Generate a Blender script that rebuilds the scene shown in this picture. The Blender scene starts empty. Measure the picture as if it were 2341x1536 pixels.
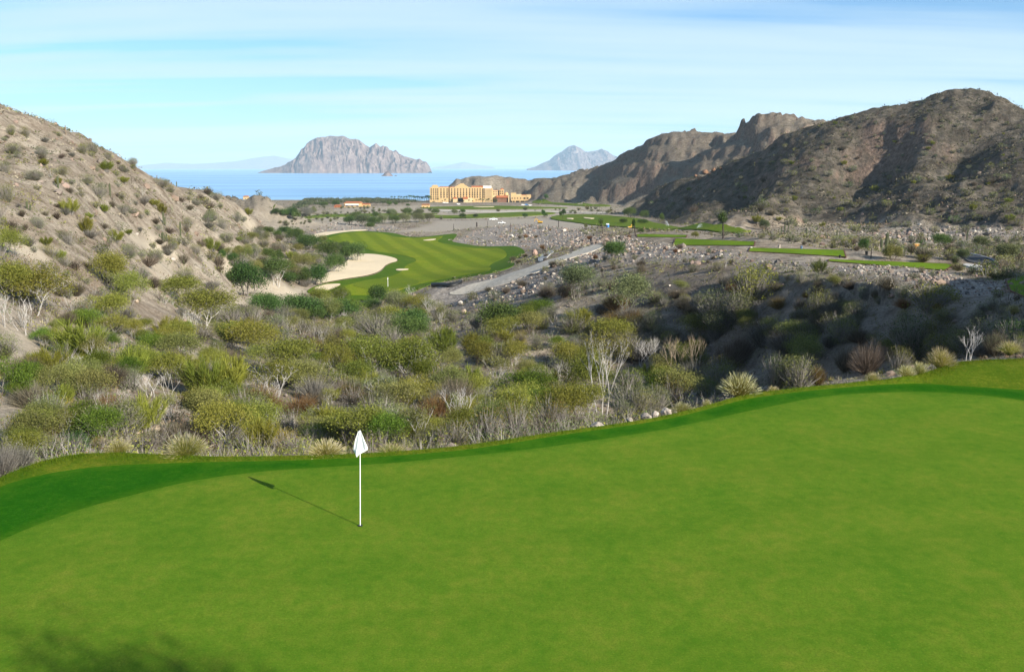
import bpy, bmesh, math, random
import numpy as np
from mathutils import Vector, Matrix
from mathutils.geometry import delaunay_2d_cdt

S = bpy.context.scene
COL = S.collection
R = math.radians

# ------------------------------------------------------------------ camera
F, CX, CY, PITCH, ZC = 2027.2, 1170.5, 768.0, R(10.75), 7.7
cam_d = bpy.data.cameras.new('camera')
cam_d.sensor_width = 36.0
cam_d.lens = 36.0 * F / 2341.0
cam_d.clip_start = 0.3
cam_d.clip_end = 120000.0
cam = bpy.data.objects.new('camera', cam_d)
cam.location = (0, 0, ZC)
cam.rotation_euler = (R(90) - PITCH, 0, 0)
COL.objects.link(cam)
S.camera = cam

# ------------------------------------------------------------------ sky, sun, exposure
SUN_DIR = Vector((0.735, -0.678, math.tan(R(25.0)))).normalized()   # towards the sun
W = bpy.data.worlds.new('World')
S.world = W
W.use_nodes = True
wn, wl = W.node_tree.nodes, W.node_tree.links
wn.clear()
wo = wn.new('ShaderNodeOutputWorld')
bg = wn.new('ShaderNodeBackground')
SKY_TINT, CLOUD = (0.43, 0.71, 0.98, 1), (4.1, 5.1, 5.7, 1)
sky = wn.new('ShaderNodeTexSky')
sky.sky_type = 'NISHITA'
sky.sun_disc = False
sky.sun_elevation = R(25.0)
sky.sun_rotation = math.atan2(SUN_DIR.x, SUN_DIR.y)
sky.altitude = 50
sky.air_density = 1.0
sky.dust_density = 0.6
sky.ozone_density = 2.0
tc = wn.new('ShaderNodeTexCoord')
sep = wn.new('ShaderNodeSeparateXYZ')
wl.new(tc.outputs['Generated'], sep.inputs[0])
# thin cirrus on a plane far overhead: direction / (z + k) gives flat layers that bunch towards the horizon
addz = wn.new('ShaderNodeMath'); addz.operation = 'ADD'; addz.inputs[1].default_value = 0.07
mx = wn.new('ShaderNodeMath'); mx.operation = 'MAXIMUM'; mx.inputs[1].default_value = 0.0
wl.new(sep.outputs['Z'], mx.inputs[0]); wl.new(mx.outputs[0], addz.inputs[0])
dx = wn.new('ShaderNodeMath'); dx.operation = 'DIVIDE'
dy = wn.new('ShaderNodeMath'); dy.operation = 'DIVIDE'
wl.new(sep.outputs['X'], dx.inputs[0]); wl.new(addz.outputs[0], dx.inputs[1])
wl.new(sep.outputs['Y'], dy.inputs[0]); wl.new(addz.outputs[0], dy.inputs[1])
comb = wn.new('ShaderNodeCombineXYZ')
wl.new(dx.outputs[0], comb.inputs[0]); wl.new(dy.outputs[0], comb.inputs[1])
mp = wn.new('ShaderNodeMapping')
mp.inputs['Rotation'].default_value = (0, 0, R(-7))
mp.inputs['Scale'].default_value = (0.20, 0.95, 1)
mp.inputs['Location'].default_value = (1.3, 0.15, 0)
wl.new(comb.outputs[0], mp.inputs[0])
n1 = wn.new('ShaderNodeTexNoise'); n1.inputs['Scale'].default_value = 1.0; n1.inputs['Detail'].default_value = 6; n1.inputs['Roughness'].default_value = 0.5
n1.inputs['Distortion'].default_value = 0.25
wl.new(mp.outputs[0], n1.inputs['Vector'])
cr = wn.new('ShaderNodeMapRange'); cr.inputs[1].default_value = 0.40; cr.inputs[2].default_value = 0.62
cr.inputs[3].default_value = 0.0; cr.inputs[4].default_value = 0.34
wl.new(n1.outputs['Fac'], cr.inputs[0])
path = wn.new('ShaderNodeMath'); path.operation = 'DIVIDE'           # slant optical depth = tau / (z + k)
wl.new(cr.outputs[0], path.inputs[0]); wl.new(addz.outputs[0], path.inputs[1])
ex = wn.new('ShaderNodeMath'); ex.operation = 'MULTIPLY'; ex.inputs[1].default_value = -1.0
wl.new(path.outputs[0], ex.inputs[0])
ex2 = wn.new('ShaderNodeMath'); ex2.operation = 'EXPONENT'; wl.new(ex.outputs[0], ex2.inputs[0])
op = wn.new('ShaderNodeMath'); op.operation = 'SUBTRACT'; op.inputs[0].default_value = 1.0; wl.new(ex2.outputs[0], op.inputs[1])
tint = wn.new('ShaderNodeMix'); tint.data_type = 'RGBA'; tint.blend_type = 'MULTIPLY'; tint.inputs[0].default_value = 1.0
tint.inputs[7].default_value = SKY_TINT
wl.new(sky.outputs[0], tint.inputs[6])
cm = wn.new('ShaderNodeMix'); cm.data_type = 'RGBA'
cm.inputs[7].default_value = CLOUD
wl.new(op.outputs[0], cm.inputs[0]); wl.new(tint.outputs[2], cm.inputs[6])
wl.new(cm.outputs[2], bg.inputs[0])
bg.inputs[1].default_value = 0.09
wl.new(bg.outputs[0], wo.inputs[0])

sun_d = bpy.data.lights.new('sun', 'SUN')
sun_d.energy = 5.0
sun_d.angle = R(0.5)
sun_d.color = (1.0, 0.93, 0.80)
sun = bpy.data.objects.new('sun', sun_d)
sun.rotation_euler = (-SUN_DIR).to_track_quat('-Z', 'Y').to_euler()
COL.objects.link(sun)

S.view_settings.view_transform = 'Standard'
S.view_settings.look = 'None'
S.view_settings.exposure = 0.92
S.view_settings.gamma = 1.0
S.view_settings.use_curve_mapping = False
S.render.engine = 'CYCLES'
cy = S.cycles
cy.max_bounces = 5; cy.diffuse_bounces = 2; cy.glossy_bounces = 2; cy.transmission_bounces = 2
cy.transparent_max_bounces = 12; cy.volume_bounces = 1
cy.use_denoising = True
cy.sample_clamp_indirect = 3.0
cy.caustics_reflective = False; cy.caustics_refractive = False

# ------------------------------------------------------------------ pixel -> ray helpers
def ray(px, py):
    Y = -(py - CY) / F
    X = (px - CX) / F
    yd = math.cos(PITCH) + Y * math.sin(PITCH)
    return X / yd, (-math.sin(PITCH) + Y * math.cos(PITCH)) / yd
def P(px, py, D):
    u, t = ray(px, py)
    return (u * D, D, ZC + t * D)
def onplane(px, py, z=0.0):
    u, t = ray(px, py)
    D = (z - ZC) / t
    return (u * D, D)
def project(x, y, z):
    dz = z - ZC
    d = y * math.cos(PITCH) - dz * math.sin(PITCH)
    v = y * math.sin(PITCH) + dz * math.cos(PITCH)
    return CX + F * x / d, CY - F * v / d

# ------------------------------------------------------------------ numpy noise
def _hash(ix, iy, seed):
    h = (ix.astype(np.int64) * 374761393 + iy.astype(np.int64) * 668265263 + seed * 974711) & 0xFFFFFFFF
    h = ((h ^ (h >> 13)) * 1274126177) & 0xFFFFFFFF
    h = h ^ (h >> 16)
    return (h & 0xFFFFFF) / float(0xFFFFFF)
def vnoise(x, y, seed=0):
    ix, iy = np.floor(x), np.floor(y)
    fx, fy = x - ix, y - iy
    fx = fx * fx * fx * (fx * (fx * 6 - 15) + 10); fy = fy * fy * fy * (fy * (fy * 6 - 15) + 10)
    a = _hash(ix, iy, seed); b = _hash(ix + 1, iy, seed); c = _hash(ix, iy + 1, seed); d = _hash(ix + 1, iy + 1, seed)
    return (a + (b - a) * fx + (c - a) * fy + (a - b - c + d) * fx * fy) * 2 - 1
def fbm(x, y, oct=5, seed=0, gain=0.5):
    s = 0; a = 1.0; t = 0
    for i in range(oct):
        s = s + a * vnoise(x, y, seed + i * 17); t += a
        x, y = 1.97 * (x * 0.8 - y * 0.6) + 3.1, 1.97 * (x * 0.6 + y * 0.8) + 1.7
        a *= gain
    return s / t
def ridged(x, y, oct=4, seed=0, gain=0.5):
    s = 0; a = 1.0; t = 0
    for i in range(oct):
        s = s + a * (1 - np.abs(vnoise(x, y, seed + i * 13)) * 2); t += a
        x, y = 1.97 * (x * 0.8 - y * 0.6) + 3.1, 1.97 * (x * 0.6 + y * 0.8) + 1.7
        a *= gain
    return s / t
def sstep(a, b, x):
    t = np.clip((x - a) / (b - a), 0, 1)
    return t * t * (3 - 2 * t)

# ------------------------------------------------------------------ terrain from control points
def uv(x, y):
    return x / (y + 25.0), 0.8 * np.log(y + 25.0)
class TPS:
    def __init__(self, pts, lam=2e-4):
        p = np.array(pts, float)
        U, V = uv(p[:, 0], p[:, 1])
        self.c = np.stack([U, V], 1)
        w = (p[:, 2] - ZC) / (p[:, 1] + 25.0)
        n = len(p)
        K = self.k(self.c[:, None, :] - self.c[None, :, :]) + lam * np.eye(n)
        Pm = np.concatenate([np.ones((n, 1)), self.c], 1)
        A = np.zeros((n + 3, n + 3)); A[:n, :n] = K; A[:n, n:] = Pm; A[n:, :n] = Pm.T
        self.s = np.linalg.solve(A, np.concatenate([w, np.zeros(3)]))
    @staticmethod
    def k(d):
        r2 = (d ** 2).sum(-1) + 1e-12
        return 0.5 * r2 * np.log(r2)
    def __call__(self, x, y):
        U, V = uv(x, y)
        n = len(self.c)
        out = self.s[n] + self.s[n + 1] * U + self.s[n + 2] * V
        for i in range(n):
            r2 = (U - self.c[i, 0]) ** 2 + (V - self.c[i, 1]) ** 2 + 1e-12
            out = out + self.s[i] * 0.5 * r2 * np.log(r2)
        return out * (y + 25.0) + ZC

SEA = -38.0
BANK_EDGE = sorted([P(*q) for q in [(1400, 600, 182), (1530, 606, 162), (1640, 614, 147), (1760, 626, 133), (1850, 642, 120), (1950, 656, 108), (2050, 668, 98), (2150, 683, 90), (2260, 705, 80), (2341, 722, 72), (2480, 755, 60), (2700, 800, 48)]], key=lambda p: p[1])
base_pts = [P(*q) for q in [
    # near ravine, left to right
    (0, 1010, 34), (100, 950, 42), (-150, 900, 46), (300, 900, 58), (180, 990, 38), (450, 960, 52),
    (620, 950, 60), (800, 960, 60), (1000, 950, 64), (1200, 930, 62), (1380, 945, 58), (1550, 900, 58), (1700, 860, 62),
    (500, 860, 80), (700, 850, 96), (940, 868, 96), (1080, 860, 102), (1250, 830, 98), (1450, 850, 82), (1650, 820, 84),
    (530, 700, 168), (620, 780, 130), (800, 780, 140), (1000, 780, 142), (1180, 780, 125), (1300, 740, 135),
    (650, 730, 180), (760, 722, 196), (870, 735, 212), (1000, 722, 203), (1100, 705, 192), (1200, 690, 178),
    # right bank
    (1900, 830, 66), (1900, 790, 84), (2100, 815, 58), (2300, 800, 52),
    (1400, 700, 150), (1560, 738, 127), (1700, 772, 106), (1870, 772, 90), (1580, 640, 148), (1740, 645, 128), (1850, 650, 117), (1950, 668, 104), (2100, 686, 91), (2000, 805, 78), (2160, 790, 70),
    (1450, 600, 178), (1600, 605, 157), (1800, 618, 132), (2000, 645, 108), (2150, 665, 94), (2341, 700, 78),
    (1640, 572, 176), (1820, 582, 158), (2030, 608, 134), (2180, 620, 124), (2341, 655, 96),
    (1640, 552, 190), (1820, 566, 172), (2030, 592, 146), (1510, 538, 262), (1450, 552, 240), (1440, 575, 205),
    (2100, 570, 185), (2240, 596, 152), (2341, 600, 150), (2240, 570, 200), (2341, 560, 205), (2341, 530, 250),
    (1900, 545, 230), (1750, 545, 245), (1650, 535, 290), (1900, 525, 300), (2100, 535, 260),
    (1690, 522, 370), (1600, 517, 430), (1500, 511, 490), (1400, 505, 520), (1800, 518, 350),
    # lower hole
    (980, 670, 222), (1150, 640, 212), (1280, 595, 215), (1070, 650, 228),
    (880, 672, 242), (720, 668, 244), (880, 650, 264), (700, 690, 226), (640, 650, 250), (600, 690, 195),
    (830, 620, 302), (1000, 620, 305), (1130, 610, 310), (960, 590, 350), (800, 590, 345), (1180, 580, 345), (1100, 560, 415),
    (900, 545, 465), (1000, 540, 480), (800, 532, 500), (730, 545, 460), (1050, 533, 500),
    (1200, 540, 440), (1300, 530, 430), (1400, 540, 330), (1350, 555, 280), (1230, 580, 320), (1400, 520, 440),
    (1250, 507, 570), (1100, 507, 640), (1000, 515, 640), (900, 522, 600), (760, 522, 600), (680, 530, 560), (1150, 520, 530),
    # plain
    (700, 500, 740), (850, 495, 760), (1000, 495, 760), (1200, 488, 790), (1300, 492, 700), (1400, 492, 650),
    (650, 485, 860), (900, 478, 930), (1100, 474, 970), (1300, 474, 930), (1400, 478, 850), (1450, 480, 800),
    (620, 470, 1040), (800, 466, 1090), (1000, 464, 1130), (1200, 464, 1120), (1350, 464, 1050),
    (620, 460, 1210), (800, 459, 1230), (1000, 459, 1260), (1200, 459, 1280),
]] + [(-900, 1330, SEA - 1), (-500, 1330, SEA - 0.7), (-250, 1330, SEA - 0.7), (0, 1340, SEA - 0.7), (150, 1350, SEA - .7), (350, 1400, SEA - 1),
      (-900, 1600, SEA - 14), (-300, 1600, SEA - 14), (200, 1600, SEA - 14), (700, 1600, SEA - 12), (900, 1300, -30), (700, 1000, -26), (1000, 900, -20), (-900, 1000, -34), (-600, 700, -25),
      (-30, 10, 0), (0, 10, 0), (30, 10, 0), (-30, 20, -.6), (0, 20, -.4), (30, 24, 0), (38, 30, 1.5), (60, 30, 4),
      (54, 46, 7.0), (70, 52, 15.0), (62, 42, 10.0), (90, 60, 20), (62, 76, 1), (80, 110, -4), (150, 150, -8),  # unseen hill added right of the view to shade the ravine bank
      (-12, 3, 2), (12, 3, 4.5), (0, 3, 5.2), (0, -2, 6.1), (8, -2, 6), (30, 0, 5), (-25, 0, 2), (0, -20, 7), (40, -20, 8), (-40, -20, 5), (-60, 10, -1)]
base_tps = TPS(base_pts)

left_pts_ridge = [(-120, 190, 166), (0, 250, 170), (80, 275, 178), (150, 308, 186), (230, 347, 198), (330, 388, 222), (430, 428, 255), (500, 446, 285)]
left_pts = [P(*q) for q in [
    (-120, 195, 166), 
    (0, 250, 170), (80, 275, 178), (150, 308, 186), (230, 347, 198), (330, 388, 222), (430, 428, 255), (500, 446, 285), (540, 462, 300), (570, 490, 318), (600, 525, 330), (640, 545, 345),
    (0, 330, 138), (150, 360, 158), (300, 420, 190), (420, 470, 230), (520, 510, 262), (590, 560, 285), (660, 580, 300),
    (0, 450, 108), (150, 460, 130), (300, 500, 158), (430, 540, 190), (530, 575, 225), (620, 600, 250), (690, 600, 282),
    (0, 560, 90), (150, 570, 106), (300, 590, 130), (420, 620, 158), (520, 640, 190), (600, 650, 220),
    (0, 690, 68), (120, 700, 80), (250, 690, 100), (380, 710, 118), (480, 720, 140), (530, 712, 165),
    (0, 800, 54), (100, 830, 58), (250, 820, 72), (400, 800, 92), (500, 800, 108),
    (0, 900, 44), (120, 930, 46), (300, 880, 64), (480, 880, 78)]] + [
    (-210, 180, 22), (-150, 115, 16), (-90, 80, 9), (-60, 50, 3), (-260, 300, 4), (-200, 330, 0), (-130, 330, -16), (-110, 370, -30), (-160, 400, -34), (-260, 420, -20), (-300, 380, -5),
    (-70, 330, -33), (-50, 260, -33), (-60, 200, -32), (-20, 130, -30), (-10, 90, -24), (-10, 55, -16), (-30, 35, -8), (-60, 380, -40), (-180, 480, -44), (-420, 500, -30), (-500, 300, 25), (-40, 12, -4)]
left_pts += [P(a, b + 22, D * 1.22) for a, b, D in left_pts_ridge]
left_tps = TPS(left_pts)

mtn_pts = [P(*q) for q in [
    (1440, 472, 720), (1500, 445, 690), (1560, 408, 660), (1640, 392, 630), (1700, 378, 610), (1780, 338, 585), (1870, 290, 560), (1940, 255, 540), (2000, 238, 530), (2060, 230, 520), (2100, 234, 515), (2140, 214, 512), (2185, 218, 508), (2235, 211, 500), (2290, 235, 490), (2341, 268, 480),
    (1440, 490, 640), (1560, 470, 540), (1700, 450, 480), (1800, 420, 460), (1900, 380, 450), (2000, 350, 440), (2100, 340, 430), (2200, 340, 420), (2341, 350, 400),
    (1550, 500, 470), (1700, 485, 420), (1850, 470, 390), (2000, 450, 370), (2150, 440, 350), (2341, 430, 330),
    (1650, 515, 400), (1850, 510, 350), (2050, 510, 310), (2200, 510, 285), (2341, 500, 270)]] + [
    (300, 400, 45), (330, 500, 42), (380, 450, 60), (500, 450, 70), (420, 300, 40), (300, 250, 8), (200, 160, -14), (260, 600, 0), (180, 680, -25), (110, 760, -40), (330, 640, 5), (450, 650, 10), (600, 600, 30),
    (120, 350, -30), (150, 250, -22), (40, 500, -40), (90, 420, -32), (60, 800, -46), (300, 760, -30), (400, 110, 5)]
mtn_tps = TPS(mtn_pts)

far_pts = [P(*q) for q in [
    (1060, 412, 1330), (1090, 398, 1310), (1130, 397, 1300), (1160, 404, 1300), (1185, 414, 1300), (1210, 404, 1280), (1245, 412, 1260), (1290, 402, 1220), (1320, 386, 1200), (1350, 384, 1180),
    (1400, 366, 1150), (1440, 352, 1120), (1480, 325, 1090), (1530, 308, 1070), (1600, 305, 1050), (1620, 318, 1030), (1645, 334, 985), (1668, 316, 955), (1690, 285, 930), (1730, 270, 915), (1800, 268, 905), (1850, 282, 900), (1900, 295, 890),
    (1300, 430, 1110), (1400, 420, 1040), (1500, 390, 980), (1600, 370, 930), (1700, 350, 870), (1800, 340, 840),
    (1200, 450, 1180), (1350, 452, 1020), (1450, 450, 920), (1550, 440, 860), (1650, 430, 800), (1100, 440, 1230)]] + [
    (-120, 1320, -48), (-60, 1380, -60), (60, 1500, -70), (250, 1500, -60), (450, 1400, -30), (700, 1200, 0), (600, 900, 20), (500, 1100, 25), (0, 1180, -46), (100, 1060, -46), (130, 950, -44), (150, 850, -40), (-120, 1150, -50), (-300, 1250, -55), (300, 1250, 10), (250, 760, -30)]
far_pts = [(a, b, c - 7 if (c > 45 and 200 < a < 300 and 840 < b < 935) else c) for a, b, c in far_pts]
far_tps = TPS(far_pts)
MESAS = [([P(*q)[:2] for q in [(1692, 292, 935), (1730, 268, 918), (1800, 266, 905), (1868, 286, 888), (1842, 325, 858), (1770, 338, 846), (1738, 332, 866)]], 11.0),
         ([P(*q)[:2] for q in [(1362, 412, 1065), (1400, 400, 1060), (1470, 398, 1020), (1525, 418, 975), (1440, 426, 985), (1372, 426, 1015)]], 10.0),
         ([P(*q)[:2] for q in [(1168, 425, 1215), (1200, 412, 1215), (1240, 415, 1200), (1260, 432, 1160), (1200, 440, 1165)]], 7.0)]

def polyd(x, y, pts):
    """distance of every (x, y) to a polyline"""
    d = np.full(np.shape(x), 1e9)
    for (ax, ay), (bx, by) in zip(pts[:-1], pts[1:]):
        vx, vy = bx - ax, by - ay
        t = np.clip(((x - ax) * vx + (y - ay) * vy) / (vx * vx + vy * vy), 0, 1)
        d = np.minimum(d, np.hypot(x - ax - t * vx, y - ay - t * vy))
    return d
def inside(x, y, poly):
    c = np.zeros(np.shape(x), bool)
    n = len(poly)
    for i in range(n):
        x0, y0 = poly[i]; x1, y1 = poly[(i + 1) % n]
        if y0 == y1: continue
        hit = ((y0 > y) != (y1 > y)) & (x < (x1 - x0) * (y - y0) / (y1 - y0) + x0)
        c ^= hit
    return c
def sdist(x, y, poly):
    d = polyd(x, y, list(poly) + [poly[0]])
    return np.where(inside(x, y, poly), -d, d)
def wl_(pts):
    return [P(*q)[:2] for q in pts]

# -------- turf outlines (flat green at z = 0; lip and mound heights added by turf_z)
rough_px = [(-420, 1300, 0), (-150, 1165, 0), (0, 1092, .05), (60, 1066, .08), (120, 1048, .10), (180, 1037, .12), (260, 1034, .10), (360, 1038, .07), (500, 1044, .05), (660, 1042, .05), (820, 1038, .05), (1000, 1026, .05), (1100, 1014, .05), (1200, 999, .05), (1300, 984, .05), (1400, 971, .05), (1500, 954, .05), (1600, 930, .05), (1700, 900, .06), (1800, 888, .06), (1900, 879, .07), (2000, 869, .10), (2090, 859, .2), (2125, 848, .3), (2150, 838, .4), (2190, 824, .5), (2260, 820, .55), (2341, 817, .55), (2500, 812, .6)]
ROUGH = [onplane(a, b, c) for a, b, c in rough_px] + [(36, 30), (36, 9), (-16, 9), (-20, 12)]
COLLAR = [onplane(a, b) for a, b in [(-420, 1330), (-150, 1200), (0, 1112), (60, 1094), (130, 1079), (220, 1067), (320, 1061), (500, 1056), (660, 1053), (820, 1048), (1000, 1036), (1100, 1025), (1200, 1009), (1300, 993), (1400, 979), (1500, 963), (1600, 940), (1700, 911), (1800, 898), (1900, 888), (2000, 880), (2060, 877), (2120, 876), (2180, 881), (2341, 891), (2500, 905)]] + [(30, 28), (33, 9.3), (-15, 9.3), (-18, 12)]
GREEN = [onplane(a, b) for a, b in [(-300, 1420), (-100, 1290), (0, 1237), (100, 1195), (200, 1160), (300, 1134), (400, 1108), (470, 1095), (540, 1085), (620, 1076), (735, 1069), (900, 1059), (1000, 1050), (1200, 1030), (1300, 1016), (1400, 1001), (1500, 985), (1600, 963), (1700, 940), (1760, 928), (1830, 913), (1917, 901), (2034, 896), (2120, 896), (2180, 899), (2268, 907), (2341, 916), (2480, 945)]] + [(24, 24), (29, 9.6), (-14, 9.6), (-15, 11)]
def smooth_poly(p, it=2, keep=4):
    for _ in range(it):
        q = []
        n = len(p)
        for i in range(n):
            a, b = p[i], p[(i + 1) % n]
            q.append((0.75 * a[0] + 0.25 * b[0], 0.75 * a[1] + 0.25 * b[1]))
            q.append((0.25 * a[0] + 0.75 * b[0], 0.25 * a[1] + 0.75 * b[1]))
        p = q
    return p
ROUGH, COLLAR, GREEN = smooth_poly(ROUGH), smooth_poly(COLLAR), smooth_poly(GREEN)
lip_line = [onplane(a, b, c) for a, b, c in rough_px]
lip_h = [c for a, b, c in rough_px]
def turf_z(x, y):
    """gentle green, raised lip at the outer edge, mound at the far right"""
    x = np.asarray(x, float); y = np.asarray(y, float)
    z = 0.05 * vnoise(x / 9, y / 9, 5) * sstep(11, 16, y)
    num = np.zeros_like(x); den = np.zeros_like(x) + 1e-9
    for (ax, ay), h in zip(lip_line, lip_h):
        w = 1 / ((x - ax) ** 2 + (y - ay) ** 2 + .3) ** 2
        num += w * h; den += w
    h = num / den
    dc = sdist(x, y, COLLAR)
    dr = -sdist(x, y, ROUGH)
    k = np.clip(dc / np.maximum(dc + np.maximum(dr, 0), 1e-3), 0, 1)
    z = z + h * np.where(dc > 0, np.sin(np.clip(k, 0, 1) * math.pi * 0.5) , 0)
    return z

# -------- terrain grid on (x/y, log y)
NU, NV = 800, 620
D0, D1 = 6.0, 1600.0
_s = np.linspace(-1, 1, NU)
ug = 0.72 * _s + 0.88 * _s ** 11            # fine where the view is, coarse far to the sides
vg = np.linspace(math.log(D0), math.log(D1), NV)
UU, VV = np.meshgrid(ug, vg)
GY = np.exp(VV); GX = UU * GY

def smax(a, b, k):
    h = np.clip(0.5 + 0.5 * (a - b) / k, 0, 1)
    return b + (a - b) * h + k * h * (1 - h)

FAIR_PX = [(702, 664), (734, 650), (786, 641), (846, 633), (874, 621), (884, 606), (918, 596), (885, 586), (846, 581), (825, 579), (800, 570), (760, 562), (725, 552), (715, 545), (760, 534), (825, 528), (865, 531), (905, 534), (925, 541), (956, 544), (1008, 538), (1047, 534), (1040, 545), (1029, 553), (1060, 558), (1100, 565), (1145, 564), (1181, 563), (1202, 575), (1196, 585), (1159, 600), (1185, 606), (1136, 623), (1057, 636), (995, 647), (960, 662), (910, 680), (866, 685), (793, 687), (734, 679), (704, 671)]

def raw_height(x, y):
    zb = base_tps(x, y)
    sc = np.clip(y / 60.0, 0.3, 3)
    zb = zb + 0.9 * sstep(30, 60, y) * fbm(x / 14, y / 14, 4, 3) * (1 - 0.75 * sstep(260, 420, y)) 
    kx, ky, kz = P(572, 456, 610)
    zb = zb + 21 * np.exp(-((x - kx) / 30) ** 2 - ((y - ky) / 34) ** 2) * (1 + .55 * fbm(x / 13, y / 13, 4, 8))
    ed = BANK_EDGE
    de = polyd(x, y, [p[:2] for p in ed])
    xe = np.interp(y, [p[1] for p in ed], [p[0] for p in ed]); ze = np.interp(y, [p[1] for p in ed], [p[2] for p in ed])
    de = de + 2.2 * fbm(x / 11, y / 11, 3, 71)
    wall = np.maximum(ze - np.maximum(de, 0) * 0.98, zb - 6.0 * sstep(64, 20, de))
    cutm = (x < xe) & (y > 50) & (y < 185)
    zb = np.where(cutm, zb + (np.minimum(zb, wall) - zb) * sstep(150, 120, y), zb)
    zl = left_tps(x, y)
    zl = zl + 3.2 * (ridged(x / 34 + y / 90, y / 60 - x / 120, 4, 11) - 0.5) * sstep(60, 130, y) + 0.9 * fbm(x / 9, y / 9, 4, 12)
    zm = mtn_tps(x, y)
    for pts, a, w in MT_RIDGES:
        zm = zm + a * np.exp(-(polyd(x, y, pts) / w) ** 2) * sstep(-10, 16, zm) * (1 - 0.85 * sstep(22, 40, zm))
    zm = zm + 7.5 * (ridged(x / 60 - y / 160, y / 100, 5, 21) - 0.52) + 2.2 * fbm(x / 15, y / 15, 4, 22) + 1.0 * ridged(x / 8, y / 9, 2, 23)
    zf = far_tps(x, y)
    zf = zf + 6.5 * (ridged(x / 60 - y / 200, y / 110, 5, 31) - 0.5) + 4.0 * fbm(x / 22, y / 22, 4, 32) + 2.0 * ridged(x / 12, y / 14, 2, 34)
    for mp_, hh_ in MESAS:
        bb_ = np.array(mp_); near_ = (x > bb_[:, 0].min() - 30) & (x < bb_[:, 0].max() + 30) & (y > bb_[:, 1].min() - 40) & (y < bb_[:, 1].max() + 40)
        if near_.any():
            xx, yy = x[near_], y[near_]
            zf[near_] += hh_ * sstep(5, -2, sdist(xx, yy, mp_) + 5 * fbm(xx / 9, yy / 9, 3, 41))
    # cliff bands
    st = 17.0
    q = (zf + 40 + 5 * vnoise(x / 120, y / 120, 33)) / st
    fr = q - np.floor(q)
    terr = (np.floor(q) + sstep(0.35, 0.65, fr)) * st - 40
    zf = zf + 0.28 * (terr - zf) * sstep(-25, -8, zf)
    z = smax(zb, zl, 2.0)
    z = smax(z, zm, 3.0)
    z = smax(z, zf, 3.0)
    return z
MT_RIDGES = [
    (wl_([(2060, 250, 505), (2050, 310, 470), (1990, 390, 430), (1930, 450, 395), (1890, 500, 360)]), -17, 24),   # main gully
    (wl_([(2000, 240, 525), (1930, 310, 480), (1850, 400, 430), (1790, 460, 400)]), 10, 28),                        # lit spur left of it
    (wl_([(2150, 215, 508), (2110, 300, 455), (2070, 370, 415), (2040, 430, 375)]), 10, 20),                        # spur right of it
    (wl_([(2240, 215, 498), (2210, 320, 440), (2150, 420, 370), (2100, 470, 330)]), -13, 20),
    (wl_([(2300, 240, 485), (2270, 330, 425), (2200, 430, 350), (2150, 480, 310)]), 11, 22),
]
GZ = raw_height(GX, GY)

# flatten the lower fairway and sit the ground below the near turf
FAIR_XY = None
def gz_at(x, y):
    x = np.asarray(x, float); y = np.asarray(y, float)
    fu = np.clip(np.interp(x / y, ug, np.arange(NU)), 0, NU - 1.001)
    fv = np.clip((np.log(np.maximum(y, D0)) - vg[0]) / (vg[-1] - vg[0]) * (NV - 1), 0, NV - 1.001)
    i = fu.astype(int); j = fv.astype(int); a = fu - i; b = fv - j
    return (GZ[j, i] * (1 - a) + GZ[j, i + 1] * a) * (1 - b) + (GZ[j + 1, i] * (1 - a) + GZ[j + 1, i + 1] * a) * b
_march = np.exp(np.linspace(math.log(9.0), math.log(1590.0), 4200))
def hit(px, py, dmin=0):
    """where the pixel's ray first meets the ground"""
    u, t = ray(px, py)
    D = _march[_march > dmin]
    g = gz_at(u * D, D) - (ZC + t * D)
    k = np.nonzero(g > 0)[0]
    if len(k) == 0: return None
    k = max(k[0], 1)
    g0, g1 = g[k - 1], g[k]
    d = D[k - 1] + (D[k] - D[k - 1]) * (0 - g0) / (g1 - g0 + 1e-9)
    return float(u * d), float(d), float(gz_at(u * d, d))
def ground_at(px, py, dmin=0):
    for k in range(60):
        g = hit(px, py + k, dmin)
        if g: return g
def hits(px_list, dmin=0, step=None):
    out = []
    for a, b in px_list:
        h = hit(a, b, dmin)
        if h: out.append(h)
    return out

# smooth the fairway land before projecting its outline
def soften(poly, pad, it):
    global GZ
    m = sstep(pad, 0, sdist(GX, GY, poly))
    Z = GZ.copy()
    for _ in range(it):
        Z[1:-1, 1:-1] = (Z[:-2, 1:-1] + Z[2:, 1:-1] + Z[1:-1, :-2] + Z[1:-1, 2:]) * 0.25
    GZ = GZ * (1 - m) + Z * m
fair0 = [h[:2] for h in hits(FAIR_PX, 150)]
soften(smooth_poly(fair0, 1), 8, 60)

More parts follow.
